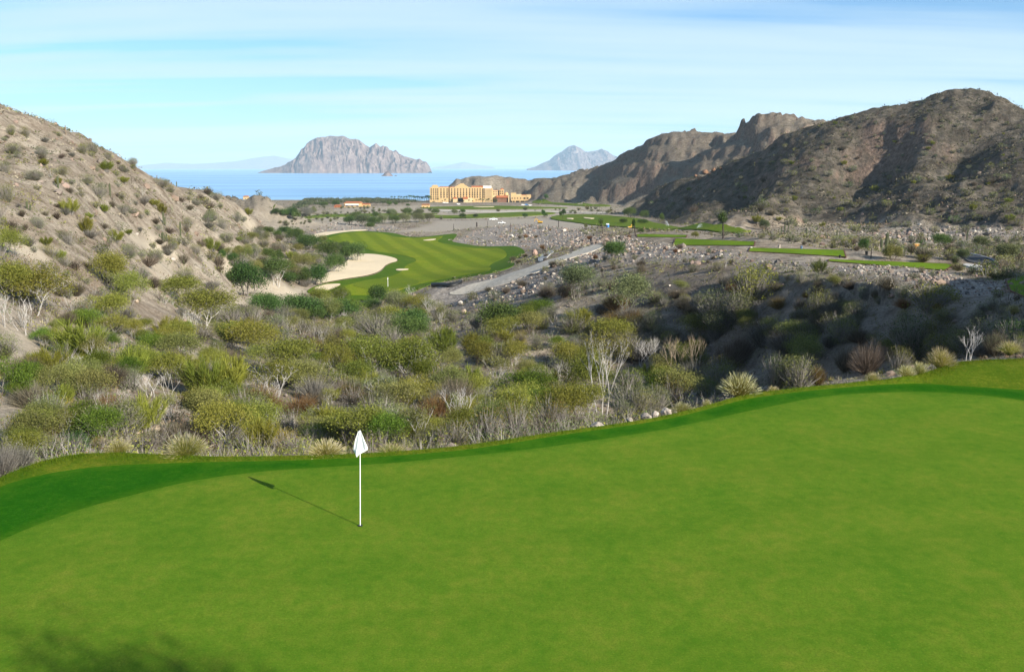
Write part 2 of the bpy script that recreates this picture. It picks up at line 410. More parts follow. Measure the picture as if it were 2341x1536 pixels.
TEES = [([(1455, 537.5), (1475, 535.5), (1571, 538), (1568, 544), (1457, 542)], 'farthest and smallest striped tee box, left end of the row'),
        ([(1544, 547), (1709, 550), (1726, 554), (1724, 565), (1538, 560.5)], 'broad striped tee box directly under the tall single-trunk tree'),
        ([(1715, 566), (1741, 567), (1929, 575), (1934, 586), (1741, 579.5), (1711, 577)], 'striped tee box with a pale boulder at its left corner'),
        ([(1896, 590), (2163, 604), (2180, 610), (2160, 617.5), (1892, 603)], 'longest and nearest tee box, running towards the asphalt road'),
        ([(2300, 642), (2341, 630), (2420, 640), (2420, 700), (2341, 684), (2308, 668)], 'tee box cut off by the right edge of the view')]
TEE_PLANE = []
for q_, lab_ in TEES:
    h_ = hits(q_, 40)
    A_ = np.array([[a, b, 1] for a, b, c in h_]); zc_ = np.array([c for a, b, c in h_])
    c_ = np.linalg.lstsq(A_, zc_, rcond=None)[0]
    # level along the view so that the top shows no more than it should
    TEE_PLANE.append((h_, c_))
    d_ = sdist(GX, GY, [p[:2] for p in h_]) if True else 0
    m_ = sstep(3.0, 0.3, d_)
    GZ = GZ * (1 - m_) + (c_[0] * GX + c_[1] * GY + c_[2]) * m_
# bank below the near turf
dr = sdist(GX, GY, ROUGH)
edge = 0.0 + np.zeros_like(GX)
tz = turf_z(GX, np.clip(GY, 0, 60))
bank = tz - 0.14 - np.clip(dr, 0, 40) * 0.42
near = dr < 30
wgt = sstep(7, 0.0, dr) * near
GZ = np.where(near, GZ * (1 - wgt) + np.minimum(bank, np.maximum(GZ, bank - 3)) * wgt, GZ)
GZ = np.where(dr < 0.35, np.where(GY > 8.0, np.minimum(GZ, tz - 0.28), GZ), GZ)

def mesh_from(name, v, f, smooth=True):
    me = bpy.data.meshes.new(name)
    v = np.asarray(v, np.float32); f = np.asarray(f, np.int32)
    me.vertices.add(len(v)); me.vertices.foreach_set('co', v.ravel())
    k = f.shape[1]
    me.loops.add(f.size); me.loops.foreach_set('vertex_index', f.ravel())
    me.polygons.add(len(f)); me.polygons.foreach_set('loop_start', np.arange(0, f.size, k, dtype=np.int32))
    me.polygons.foreach_set('use_smooth', np.full(len(f), smooth))
    me.update(calc_edges=True)
    return me
def grid_faces(nv, nu):
    i = np.arange(nv * nu).reshape(nv, nu)
    return np.stack([i[:-1, :-1], i[:-1, 1:], i[1:, 1:], i[1:, :-1]], -1).reshape(-1, 4)
def link(name, me, mats=(), parent=None, loc=None):
    o = bpy.data.objects.new(name, me)
    COL.objects.link(o)
    if me is not None:
        for m in (mats if isinstance(mats, (list, tuple)) else [mats]):
            if m is not None: me.materials.append(m)
    if parent is not None: o.parent = parent
    if loc is not None: o.location = loc
    return o
def tag(o, label=None, cat=None, group=None, kind=None):
    if label: o['label'] = label
    if cat: o['category'] = cat
    if group: o['group'] = group
    if kind: o['kind'] = kind
    return o

# ------------------------------------------------------------------ materials
class NT:
    def __init__(self, name):
        self.m = bpy.data.materials.new(name); self.m.use_nodes = True
        self.n, self.l = self.m.node_tree.nodes, self.m.node_tree.links
        self.b = self.n['Principled BSDF']
        self.b.inputs['Specular IOR Level'].default_value = 0.05
        self.b.inputs['Roughness'].default_value = 0.9
        self._obj = None
    def obj(self):
        if self._obj is None: self._obj = self.n.new('ShaderNodeTexCoord').outputs['Object']
        return self._obj
    def val(self, node, sock, v):
        if isinstance(v, bpy.types.NodeSocket): self.l.new(v, node.inputs[sock])
        else: node.inputs[sock].default_value = v
    def mapping(self, vec=None, scale=(1, 1, 1), rot=(0, 0, 0), loc=(0, 0, 0)):
        n = self.n.new('ShaderNodeMapping'); self.l.new(vec or self.obj(), n.inputs[0])
        n.inputs['Scale'].default_value = scale; n.inputs['Rotation'].default_value = rot; n.inputs['Location'].default_value = loc
        return n.outputs[0]
    def noise(self, scale, detail=4, rough=0.55, vec=None, dist=0.0):
        n = self.n.new('ShaderNodeTexNoise'); self.l.new(vec or self.obj(), n.inputs['Vector'])
        n.inputs['Scale'].default_value = scale; n.inputs['Detail'].default_value = detail; n.inputs['Roughness'].default_value = rough; n.inputs['Distortion'].default_value = dist
        return n.outputs['Fac']
    def voro(self, scale, vec=None, out='Color', feature='F1'):
        n = self.n.new('ShaderNodeTexVoronoi'); n.feature = feature; self.l.new(vec or self.obj(), n.inputs['Vector']); n.inputs['Scale'].default_value = scale
        return n.outputs[out]
    def ramp(self, fac, stops):
        n = self.n.new('ShaderNodeValToRGB'); self.l.new(fac, n.inputs[0])
        e = n.color_ramp.elements
        while len(e) < len(stops): e.new(0.5)
        for k, (p, c) in enumerate(stops):
            e[k].position = p; e[k].color = (*c, 1) if len(c) == 3 else c
        return n.outputs[0]
    def rng(self, fac, a, b, c=0.0, d=1.0):
        n = self.n.new('ShaderNodeMapRange'); self.l.new(fac, n.inputs[0])
        for k, v in enumerate((a, b, c, d)): n.inputs[k + 1].default_value = v
        return n.outputs[0]
    def mix(self, fac, a, b, mode='MIX'):
        n = self.n.new('ShaderNodeMix'); n.data_type = 'RGBA'; n.blend_type = mode
        for s, v in ((0, fac), (6, a), (7, b)):
            if isinstance(v, bpy.types.NodeSocket): self.l.new(v, n.inputs[s])
            elif s == 0: n.inputs[s].default_value = v
            else: n.inputs[s].default_value = (*v, 1)
        return n.outputs[2]
    def math(self, op, a, b=0.0):
        n = self.n.new('ShaderNodeMath'); n.operation = op
        self.val(n, 0, a); self.val(n, 1, b)
        return n.outputs[0]
    def attr(self, name, out='Color'):
        n = self.n.new('ShaderNodeAttribute'); n.attribute_name = name
        return n.outputs[out]
    def rand(self):
        return self.n.new('ShaderNodeObjectInfo').outputs['Random']
    def color(self, c):
        if isinstance(c, bpy.types.NodeSocket): self.l.new(c, self.b.inputs['Base Color'])
        else: self.b.inputs['Base Color'].default_value = (*c, 1)
        return self
    def bump(self, h, strength=0.5, dist=0.1):
        n = self.n.new('ShaderNodeBump'); n.inputs['Strength'].default_value = strength; n.inputs['Distance'].default_value = dist
        self.l.new(h, n.inputs['Height']); self.l.new(n.outputs[0], self.b.inputs['Normal'])
        return self
    def rough(self, r, spec=None):
        self.b.inputs['Roughness'].default_value = r
        if spec is not None: self.b.inputs['Specular IOR Level'].default_value = spec
        return self
def plain(name, c, rough=0.8, spec=0.25, var=0.12, scale=3.0):
    t = NT(name)
    n = t.noise(scale, 4)
    a = tuple(v * (1 - var) for v in c); b = tuple(min(1, v * (1 + var)) for v in c)
    t.color(t.ramp(n, [(0.3, a), (0.7, b)])).rough(rough, spec)
    return t.m

def ground_material():
    t = NT('desert_ground')
    z = t.attr('zone')
    sp = t.n.new('ShaderNodeSeparateColor'); t.l.new(z, sp.inputs[0])
    gravel, sand, rock = sp.outputs
    big = t.noise(0.035, 6, 0.6)
    mid = t.noise(0.35, 6, 0.65)
    fine = t.noise(3.0, 5, 0.7)
    soil = t.ramp(mid, [(0.28, (0.098, 0.077, 0.057)), (0.42, (0.225, 0.185, 0.142)), (0.58, (0.355, 0.305, 0.242)), (0.75, (0.435, 0.38, 0.31))])
    soil = t.mix(t.rng(big, 0.42, 0.62), soil, t.mix(0.45, soil, (0.16, 0.115, 0.085)))
    # low dead scrub as fine dark speckle
    soil = t.mix(t.rng(fine, 0.50, 0.64, 0, 0.62), soil, (0.065, 0.055, 0.04))
    rk = t.ramp(t.noise(0.6, 6, 0.7, t.mapping(scale=(1, 1, 0.35))), [(0.3, (0.06, 0.042, 0.034)), (0.5, (0.18, 0.128, 0.10)), (0.7, (0.30, 0.215, 0.16))])
    c = t.mix(rock, soil, rk)
    vg_ = t.voro(2.2)
    sv = t.n.new('ShaderNodeSeparateColor'); t.l.new(vg_, sv.inputs[0])
    gr = t.ramp(sv.outputs[0], [(0.0, (0.12, 0.105, 0.095)), (0.5, (0.23, 0.205, 0.185)), (1.0, (0.38, 0.345, 0.315))])
    gr = t.mix(t.rng(mid, 0.4, 0.7), gr, (0.29, 0.255, 0.215))
    c = t.mix(t.math('MULTIPLY', gravel, t.rng(fine, 0.2, 0.5)), c, gr)
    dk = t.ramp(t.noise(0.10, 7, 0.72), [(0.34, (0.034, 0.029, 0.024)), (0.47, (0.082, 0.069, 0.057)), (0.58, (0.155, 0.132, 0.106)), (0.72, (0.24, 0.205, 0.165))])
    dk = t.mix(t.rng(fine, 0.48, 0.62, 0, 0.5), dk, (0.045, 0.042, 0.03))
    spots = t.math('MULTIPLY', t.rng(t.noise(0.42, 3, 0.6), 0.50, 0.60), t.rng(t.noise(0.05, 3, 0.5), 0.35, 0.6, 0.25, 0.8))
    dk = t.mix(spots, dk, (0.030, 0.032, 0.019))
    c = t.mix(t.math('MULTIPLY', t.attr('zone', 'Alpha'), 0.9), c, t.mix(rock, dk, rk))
    c = t.mix(sand, c, t.mix(t.rng(mid, 0.3, 0.7), (0.50, 0.43, 0.33), (0.42, 0.36, 0.28)))
    t.color(c).rough(0.95, 0.0)
    h = t.math('ADD', t.math('MULTIPLY', mid, 1.0), t.math('MULTIPLY', fine, 0.35))
    h = t.math('ADD', h, t.math('MULTIPLY', t.attr('zone', 'Alpha'), t.math('MULTIPLY', t.noise(0.18, 6, 0.75), 5.0)))
    t.bump(h, 0.9, 0.6)
    return t.m
M_GROUND = ground_material()

# -------- zones of different ground, as outlines on the land
ZR, ZG, ZB = np.zeros_like(GX), np.zeros_like(GX), np.zeros_like(GX)
def zone(px, chan, soft, val=1.0, dmin=0):
    h = [q[:2] for q in hits(px, dmin)]
    if len(h) < 3: return
    bb = np.array(h); pad = soft * 2
    m = (GX > bb[:, 0].min() - pad) & (GX < bb[:, 0].max() + pad) & (GY > bb[:, 1].min() - pad) & (GY < bb[:, 1].max() + pad)
    xs, ys = GX[m], GY[m]
    d = sdist(xs, ys, h) + soft * 0.8 * fbm(xs / (soft * 2 + 1), ys / (soft * 2 + 1), 3, 44)
    a = val * sstep(soft, -soft, d)
    chan[m] = np.maximum(chan[m], a)
RUB1 = [(1035, 556), (1060, 540), (1110, 522), (1180, 507), (1300, 515), (1440, 540), (1450, 565), (1350, 577), (1290, 568), (1200, 566), (1100, 562)]
RUB2 = [(1440, 548), (1540, 563), (1710, 580), (1890, 606), (2160, 622), (2300, 655), (2341, 690), (2200, 675), (2050, 645), (1850, 612), (1700, 600), (1550, 595), (1430, 600), (1380, 590)]
RUB3 = [(700, 532), (760, 508), (900, 516), (940, 526), (860, 529), (800, 527), (740, 535), (700, 546)]
RUB4 = [(960, 690), (1000, 658), (1130, 632), (1230, 605), (1330, 575), (1400, 562), (1440, 575), (1380, 605), (1290, 640), (1180, 690), (1060, 700)]
RUB5 = [(1950, 535), (2100, 515), (2341, 500), (2341, 540), (2200, 548), (2050, 560)]
FLAT = [(900, 530), (1000, 505), (1250, 500), (1370, 515), (1330, 525), (1200, 512), (1080, 522), (1000, 530)]
WASH = [(520, 720), (560, 695), (600, 668), (650, 650), (700, 655), (690, 690), (640, 700), (600, 715), (560, 730)]
for z_ in (RUB1, RUB2, RUB3): zone(z_, ZR, 3)
zone([(1330, 720), (1480, 640), (1640, 625), (1850, 655), (2050, 680), (2341, 735), (2341, 800), (2000, 840), (1700, 830), (1480, 790)], ZR, 5, 0.30)
zone(FLAT, ZG, 6, .45)
zone(RUB4, ZR, 2.5); zone(RUB5, ZR, 6, 0.8); zone(FLAT, ZR, 8, 0.9)
zone([(600, 500), (760, 480), (980, 470), (1400, 470), (1400, 520), (1000, 505), (760, 515), (650, 530)], ZR, 30, 0.40)
zone([(600, 500), (760, 476), (980, 468), (1400, 468), (1400, 500), (1000, 500), (760, 520), (650, 530)], ZG, 30, 0.42)
zone(WASH, ZG, 3, 0.8)
zone([(540, 730), (680, 700), (640, 690), (560, 705)], ZG, 3, .5)
zone([(0, 545), (30, 530), (110, 560), (60, 590), (0, 580)], ZG, 2, 0.9); zone([(300, 545), (340, 530), (400, 575), (420, 600), (360, 590)], ZG, 2, 0.85)
zone([(0, 720), (40, 735), (130, 830), (150, 860), (60, 840), (0, 800)], ZG, 2, .6); zone([(540, 455), (575, 500), (600, 540), (560, 520)], ZG, 2, .6); zone([(0, 880), (40, 900), (60, 960), (0, 1010)], ZG, 2, .5)
zone([(600, 928), (700, 950), (760, 945), (850, 962), (760, 985), (640, 965)], ZG, 1.5, .5); zone([(420, 800), (470, 790), (480, 830), (430, 840)], ZG, 1.5, .5); zone([(130, 650), (170, 640), (200, 690), (170, 700)], ZG, 1.5, .5)
zone([(480, 585), (540, 590), (520, 610), (480, 605)], ZG, 2, 0.5)
zone([(330, 600), (380, 590), (420, 660), (400, 700), (330, 690)], ZG, 2, 0.55)
# rock where the land is steep
gzx = np.gradient(GZ, axis=1) / np.maximum(np.gradient(GX, axis=1), 1e-6)
gzy = np.gradient(GZ, axis=0) / np.maximum(np.gradient(GY, axis=0), 1e-6)
slope = np.hypot(gzx, gzy)
ZB = sstep(0.75, 1.25, slope + 0.25 * fbm(GX / 12, GY / 12, 3, 50)) * sstep(180, 400, GY)
ZB = ZB * (GX > -40)
ZB = np.maximum(ZB, 0.12 * sstep(-10, 10, GZ) * sstep(800, 900, GY))

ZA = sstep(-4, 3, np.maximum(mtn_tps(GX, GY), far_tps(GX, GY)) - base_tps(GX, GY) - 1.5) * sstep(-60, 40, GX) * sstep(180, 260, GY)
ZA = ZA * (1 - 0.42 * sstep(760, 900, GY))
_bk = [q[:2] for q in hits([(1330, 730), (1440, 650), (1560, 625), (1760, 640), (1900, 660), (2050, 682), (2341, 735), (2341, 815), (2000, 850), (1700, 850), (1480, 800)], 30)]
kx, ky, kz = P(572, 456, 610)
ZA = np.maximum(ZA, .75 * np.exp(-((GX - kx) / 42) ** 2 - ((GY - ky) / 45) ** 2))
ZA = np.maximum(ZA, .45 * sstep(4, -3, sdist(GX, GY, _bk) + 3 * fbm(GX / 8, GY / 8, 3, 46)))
def build_ground():
    v = np.stack([GX, GY, GZ], -1).reshape(-1, 3)
    me = mesh_from('desert_ground', v, grid_faces(NV, NU))
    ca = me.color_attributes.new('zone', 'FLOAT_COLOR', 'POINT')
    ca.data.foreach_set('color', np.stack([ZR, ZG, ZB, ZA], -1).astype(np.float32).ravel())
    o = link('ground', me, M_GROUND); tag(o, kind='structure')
    # the ground round and behind the camera
    n = 60
    xs = np.linspace(-60, 60, n); ys = np.linspace(-50, D0 + .02, n)
    X, Y = np.meshgrid(xs, ys)
    Z = base_tps(X, Y) - 0.03
    me = mesh_from('tee_bank', np.stack([X, Y, Z], -1).reshape(-1, 3), grid_faces(n, n))
    o = link('tee_bank', me, M_GROUND); tag(o, kind='structure')
build_ground()

# ------------------------------------------------------------------ sea, islands, air
def sea_material():
    t = NT('sea_water')
    v = t.mapping(scale=(0.0012, 0.006, 1))
    st = t.noise(1.0, 5, 0.55, v)
    band = t.noise(1.0, 3, 0.5, t.mapping(scale=(0.0004, 0.0035, 1), loc=(3.3, 7.1, 0)))
    f = t.math('ADD', t.math('MULTIPLY', st, 0.5), t.math('MULTIPLY', band, 0.5))
    t.color(t.ramp(f, [(0.40, (0.10, 0.26, 0.50)), (0.50, (0.22, 0.42, 0.64)), (0.60, (0.30, 0.52, 0.72))]))
    t.b.inputs['Roughness'].default_value = 0.35
    t.b.inputs['Specular IOR Level'].default_value = 0.5
    t.b.inputs['IOR'].default_value = 1.33
    t.bump(t.noise(1.0, 4, 0.6, t.mapping(scale=(0.05, 0.12, 1))), 0.35, 2.0)
    return t.m
def build_sea():
    ys = np.concatenate([np.geomspace(1000, 55000, 60)]); us = np.linspace(-1.3, 1.3, 40)
    U, Y = np.meshgrid(us, ys)
    v = np.stack([U * Y, Y, np.full_like(Y, SEA)], -1).reshape(-1, 3)
    o = link('sea', mesh_from('sea', v, grid_faces(60, 40)), sea_material()); tag(o, kind='structure')
build_sea()

def island_material(name, a, b, c):
    t = NT(name)
    n = t.noise(0.012, 7, 0.68, t.mapping(scale=(1, 1, 0.5)))
    k = t.noise(0.05, 6, 0.7, t.mapping(scale=(1, 1, 0.3)))
    f = t.math('ADD', t.math('MULTIPLY', n, 0.55), t.math('MULTIPLY', k, 0.45))
    t.color(t.ramp(f, [(0.38, a), (0.5, b), (0.62, c)])).rough(0.95, 0.05)
    return t.m
def build_island(name, sil, D, depth, mat, seed, flute=1.0, nx=420, ny=110):
    """a rocky island: the skyline gives its heights along x, the flanks fall to the sea with flutes and gullies"""
    pts = [P(a, b, D) for a, b in sil]
    xs = np.array([p[0] for p in pts]); zs = np.array([p[2] for p in pts]) - SEA
    X, T = np.meshgrid(np.linspace(xs[0], xs[-1], nx), np.linspace(-1, 1, ny))
    H = np.interp(X, xs, zs)
    L = xs[-1] - xs[0]
    halfw = depth * (0.35 + 0.65 * np.sqrt(np.clip(H / zs.max(), 0, 1))) * (1 + 0.12 * fbm(X / (L * .08), T * 0 + seed, 3, seed))
    Yl = T * halfw
    prof = np.clip(1 - np.abs(T) ** 1.35, 0, 1) ** 0.75
    sc = L / 1300.0
    Xw = X + 46 * sc * fbm(X / (120 * sc), Yl / (120 * sc) + seed, 3, seed + 3)
    fl = ridged(Xw / (60 * sc) + Yl / (260 * sc), Yl / (170 * sc), 5, seed, 0.55)
    Z = H * prof
    amp = flute * 0.26 * np.minimum(H, zs.max() * 0.6) * (1 - np.abs(T)) ** 0.3 * np.clip(np.abs(T) * 4, 0.15, 1)
    Z = Z + amp * (fl - 0.45) * (prof > 0)
    Z = np.maximum(Z, 0) + SEA - 1.0
    v = np.stack([X, D + Yl, Z], -1).reshape(-1, 3)
    o = link(name, mesh_from(name, v, grid_faces(ny, nx)), mat)
    return o
isl1 = [(604, 391), (612, 388), (640, 381), (656, 375), (668, 367), (680, 358), (690, 345), (700, 333), (708, 322), (718, 317), (735, 313), (752, 310), (770, 312), (785, 311), (800, 316), (815, 317), (826, 323), (836, 331), (846, 337), (853, 332), (860, 327), (866, 334), (872, 337), (877, 333), (881, 338), (885, 334), (890, 341), (899, 345), (906, 343), (912, 350), (925, 356), (940, 361), (952, 364), (960, 362), (967, 369), (974, 369), (980, 378), (983, 392)]
mi = island_material('island_rock', (0.085, 0.06, 0.06), (0.185, 0.135, 0.12), (0.31, 0.24, 0.205))
o = build_island('island', isl1, 7600, 420, mi, 7, 1.25, 560, 130)
tag(o, 'large flat-topped rocky island with jagged pinnacles down its seaward end', 'island')
isl2 = [(1205, 386), (1222, 382), (1240, 373), (1255, 367), (1268, 356), (1285, 346), (1300, 335), (1312, 331), (1325, 338), (1338, 347), (1355, 346), (1366, 344), (1375, 340), (1390, 347), (1400, 355), (1415, 360), (1440, 368), (1470, 386)]
o = build_island('island', isl2, 14500, 1500, mi, 19, 0.9)
tag(o, 'blue-grey twin-peaked island half hidden behind the brown hills', 'island')
o = build_island('mountains', [(300, 382), (380, 372), (440, 375), (500, 372), (545, 368), (590, 360), (625, 356), (655, 362), (680, 366), (720, 374), (760, 383)], 30000, 2500, mi, 23, 0.5, 160, 40)
tag(o, kind='structure')
o = build_island('mountains', [(990, 383), (1020, 379), (1050, 372), (1062, 370), (1080, 375), (1100, 378), (1130, 383)], 32000, 1800, mi, 29, 0.5, 100, 40)
tag(o, kind='structure')
for sil, nm in (([(870, 403), (876, 399), (882, 392), (888, 391), (894, 397), (899, 403)], 'pale pointed sea stack just off the jagged end of the big island'), ([(901, 403), (904, 400), (908, 402), (910, 404)], 'tiny sea rock on the water right of the pale pointed stack')):
    D_ = (SEA - ZC) / ray(sil[0][0], sil[0][1])[1]
    o = build_island('sea_rock', sil, D_, 40 if len(sil) > 4 else 15, mi, 31, 1.0, 60, 24)
    tag(o, nm, 'rock', 'sea rocks off the big island')

def build_haze():
    me = bpy.data.meshes.new('haze')
    bm = bmesh.new()
    bmesh.ops.create_cube(bm, size=1.0)
    lo, hi = Vector((-46000, -300, -60)), Vector((46000, 36000, 900))
    for v in bm.verts:
        v.co = Vector([lo[i] + (v.co[i] + .5) * (hi[i] - lo[i]) for i in range(3)])
    bm.to_mesh(me); bm.free()
    m = bpy.data.materials.new('haze'); m.use_nodes = True
    n, l = m.node_tree.nodes, m.node_tree.links
    n.clear()
    out = n.new('ShaderNodeOutputMaterial'); pv = n.new('ShaderNodeVolumePrincipled')
    pv.inputs['Color'].default_value = (0.72, 0.90, 1.0, 1)
    pv.inputs['Density'].default_value = 4.5e-5
    pv.inputs['Anisotropy'].default_value = 0.0
    l.new(pv.outputs[0], out.inputs['Volume'])
    o = link('haze', me, m); tag(o, kind='stuff')
build_haze()

# ------------------------------------------------------------------ turf and other sheets on the land
def sheet(name, poly, zfun, off, step, mat, skirt=0.3, kind='structure', parent=None, jitter=0.25, seed=1):
    """a closed outline filled with a fine triangle mesh that follows zfun, with a thin edge"""
    rnd = np.random.RandomState(seed)
    poly = [Vector((p[0], p[1])) for p in poly]
    # resample the outline
    out = []
    for a, b in zip(poly, poly[1:] + poly[:1]):
        n = max(1, int((b - a).length / step))
        for k in range(n): out.append(a.lerp(b, k / n))
    pa = np.array([(p.x, p.y) for p in out])
    xs = np.arange(pa[:, 0].min(), pa[:, 0].max(), step); ys = np.arange(pa[:, 1].min(), pa[:, 1].max(), step)
    X, Y = np.meshgrid(xs, ys)
    X = X + rnd.uniform(-1, 1, X.shape) * jitter * step; Y = Y + rnd.uniform(-1, 1, X.shape) * jitter * step
    sd = sdist(X.ravel(), Y.ravel(), [tuple(p) for p in pa])
    k = sd < -0.35 * step
    allp = [Vector((float(p[0]), float(p[1]))) for p in pa] + [Vector((float(a), float(b))) for a, b in zip(X.ravel()[k], Y.ravel()[k])]
    nb = len(pa)
    vs, es, fs, *_ = delaunay_2d_cdt(allp, [(i, (i + 1) % nb) for i in range(nb)], [list(range(nb))], 1, 1e-5)
    vx = np.array([(p.x, p.y) for p in vs])
    z = zfun(vx[:, 0], vx[:, 1]) + off
    tri = [tuple(f) for f in fs if len(f) == 3]
    v3 = [(a, b, c) for (a, b), c in zip(vx, z)]
    # edge strip
    cnt = {}
    for f in tri:
        for a, b in ((f[0], f[1]), (f[1], f[2]), (f[2], f[0])):
            if (b, a) in cnt: cnt.pop((b, a))
            else: cnt[(a, b)] = 1
    low = {}
    faces = list(tri)
    if skirt:
        for (a, b) in cnt:
            for q in (a, b):
                if q not in low:
                    low[q] = len(v3); x, y, zz = v3[q]; v3.append((x, y, zz)); v3.append((x, y, zz - skirt))
            faces.append((low[b], low[a], low[a] + 1, low[b] + 1))
    me = bpy.data.meshes.new(name)
    me.from_pydata(v3, [], faces)
    for p in me.polygons: p.use_smooth = len(p.vertices) == 3
    o = link(name, me, mat, parent)
    if kind: o['kind'] = kind
    return o

def turf_material(name, a, b, c, patch=0.35, fine=24.0, bump=0.25, stripe=None, blend=None):
    t = NT(name)
    n = t.noise(patch, 5, 0.6, t.mapping(rot=(0, 0, R(20)), scale=(1, 0.75, 1)))
    f = t.noise(fine, 3, 0.75)
    m2 = t.noise(patch * 6, 5, 0.65)
    q = t.math('ADD', t.math('MULTIPLY', n, 0.5), t.math('MULTIPLY', m2, 0.5))
    col = t.ramp(q, [(0.36, a), (0.5, b), (0.64, c)])
    col = t.mix(t.rng(f, 0.42, 0.66, 0, 0.62), col, tuple(v * 0.55 for v in b))
    col = t.mix(t.rng(t.noise(fine * 0.7, 2, 0.6, t.mapping(loc=(7, 3, 1))), 0.60, 0.75, 0, 0.35), col, tuple(min(1, v * 1.5) for v in c))
    if stripe:
        ang, sc, amt = stripe
        v = t.mapping(rot=(0, 0, ang), scale=(sc, sc, sc))
        s_ = t.n.new('ShaderNodeSeparateXYZ'); t.l.new(v, s_.inputs[0])
        wv = t.math('SINE', s_.outputs[0]); 
        col = t.mix(t.rng(wv, -0.5, 0.5, 0, amt), col, tuple(v * 0.62 for v in a))
    if blend: col = t.mix(t.math('MULTIPLY', t.attr('blend', 'Fac'), t.rng(t.noise(6.0, 4, .7), .3, .6, .3, 1.0)), col, blend)      # mown edges fray into each other
    t.color(col).rough(0.9, 0.02)
    t.bump(f, bump, 0.02)
    return t.m
M_GREEN = turf_material('green_turf', (0.064, 0.154, 0.009), (0.100, 0.178, 0.013), (0.150, 0.194, 0.020), 0.55, 30.0, stripe=(R(72), 2.6, 0.07), blend=(0.016, 0.102, 0.003))
M_COLLAR = turf_material('collar_turf', (0.010, 0.076, 0.002), (0.018, 0.098, 0.003), (0.038, 0.116, 0.005), 0.9, blend=(0.07, 0.145, 0.007))
M_ROUGH = turf_material('rough_turf', (0.045, 0.095, 0.005), (0.078, 0.118, 0.008), (0.135, 0.142, 0.014), 0.9, 16, 1.0, blend=(0.03, 0.10, 0.004))
tzf = lambda x, y: turf_z(x, y)
def near_turf():
    rnd = RS_(3)
    def dense(poly, st):
        out = []
        for a, b in zip(poly, poly[1:] + poly[:1]):
            n = max(1, int(math.hypot(b[0] - a[0], b[1] - a[1]) / st))
            out += [(a[0] + (b[0] - a[0]) * k / n, a[1] + (b[1] - a[1]) * k / n) for k in range(n)]
        return out
    rings = [dense(list(q), .4) for q in (ROUGH, COLLAR, GREEN)]
    X, Y = np.meshgrid(np.arange(-24, 40, .5), np.arange(8.8, 40, .5))
    X = X + rnd.uniform(-.12, .12, X.shape); Y = Y + rnd.uniform(-.12, .12, Y.shape)
    X, Y = X.ravel(), Y.ravel()
    k = inside(X, Y, rings[0])
    for r in rings: k &= np.abs(sdist(X, Y, r)) > .22
    pts = [Vector(map(float, p)) for r in rings for p in r] + [Vector((float(a), float(b))) for a, b in zip(X[k], Y[k])]
    # extra points across the narrow lip
    edges, o = [], 0
    for r in rings:
        edges += [(o + i, o + (i + 1) % len(r)) for i in range(len(r))]; o += len(r)
    vs, es, fs, *_ = delaunay_2d_cdt(pts, edges, [], 0, 1e-5)
    vx = np.array([(p.x, p.y) for p in vs]); tri = np.array([f for f in fs if len(f) == 3])
    c = vx[tri].mean(1)
    reg = inside(c[:, 0], c[:, 1], rings[0]).astype(int) + inside(c[:, 0], c[:, 1], rings[1]) + inside(c[:, 0], c[:, 1], rings[2])
    z = turf_z(vx[:, 0], vx[:, 1])
    v3 = np.concatenate([vx, z[:, None]], 1)
    for k, nm, m in ((1, 'rough_edge', M_ROUGH), (2, 'collar', M_COLLAR), (3, 'putting_green', M_GREEN)):
        t = tri[reg == k]
        used, inv = np.unique(t, return_inverse=True)
        me = mesh_from(nm, v3[used], inv.reshape(t.shape))
        dd = np.minimum(np.abs(sdist(vx[used, 0], vx[used, 1], COLLAR)), np.abs(sdist(vx[used, 0], vx[used, 1], GREEN)))
        me.attributes.new('blend', 'FLOAT', 'POINT').data.foreach_set('value', ((.42 if k > 1 else .2) * np.exp(-dd / .05)).astype(np.float32))
        o = link(nm, me, m); tag(o, kind='structure')
    # earth face under the lip
    r = rings[0]; v, f = [], []
    zz = turf_z(np.array([p[0] for p in r]), np.array([p[1] for p in r]))
    for (a, b), q in zip(r, zz): v += [(a, b, q), (a, b, q - .35)]
    n = len(r)
    f = [(2 * i, 2 * ((i + 1) % n), 2 * ((i + 1) % n) + 1, 2 * i + 1) for i in range(n)]
    o = link('turf_lip', mesh_from('turf_lip', v, f, False), M_ROUGH); tag(o, kind='structure')
    # coarse blades standing along the lip
    rs = RS_(11); n = 60000
    i = rs.randint(0, len(r), n); j = (i + 1) % len(r); t = rs.rand(n); ra = np.array(r)
    p = ra[i] * (1 - t)[:, None] + ra[j] * t[:, None] + rs.normal(size=(n, 2)) * .28
    k = inside(p[:, 0], p[:, 1], rings[0]) & ~inside(p[:, 0], p[:, 1], rings[1]) & (p[:, 1] > 14)
    p = p[k]; n = len(p)
    b = np.stack([p[:, 0], p[:, 1], turf_z(p[:, 0], p[:, 1]) - .005], 1)
    hh = rs.uniform(.04, .115, n)
    tip = b + np.stack([rs.normal(size=n) * .035, rs.normal(size=n) * .035, hh], 1)
    d = rs.normal(size=(n, 3)) * np.array([1, 1, 0]); d /= np.linalg.norm(d, axis=1, keepdims=True)
    v = np.stack([b - d * .0045, b + d * .0045, tip], 1).reshape(-1, 3)
    o = link('rough_grass', mesh_from('rough_grass', v, np.arange(3 * n).reshape(n, 3), False), M_ROUGH); tag(o, kind='stuff')
RS_ = np.random.RandomState
near_turf()

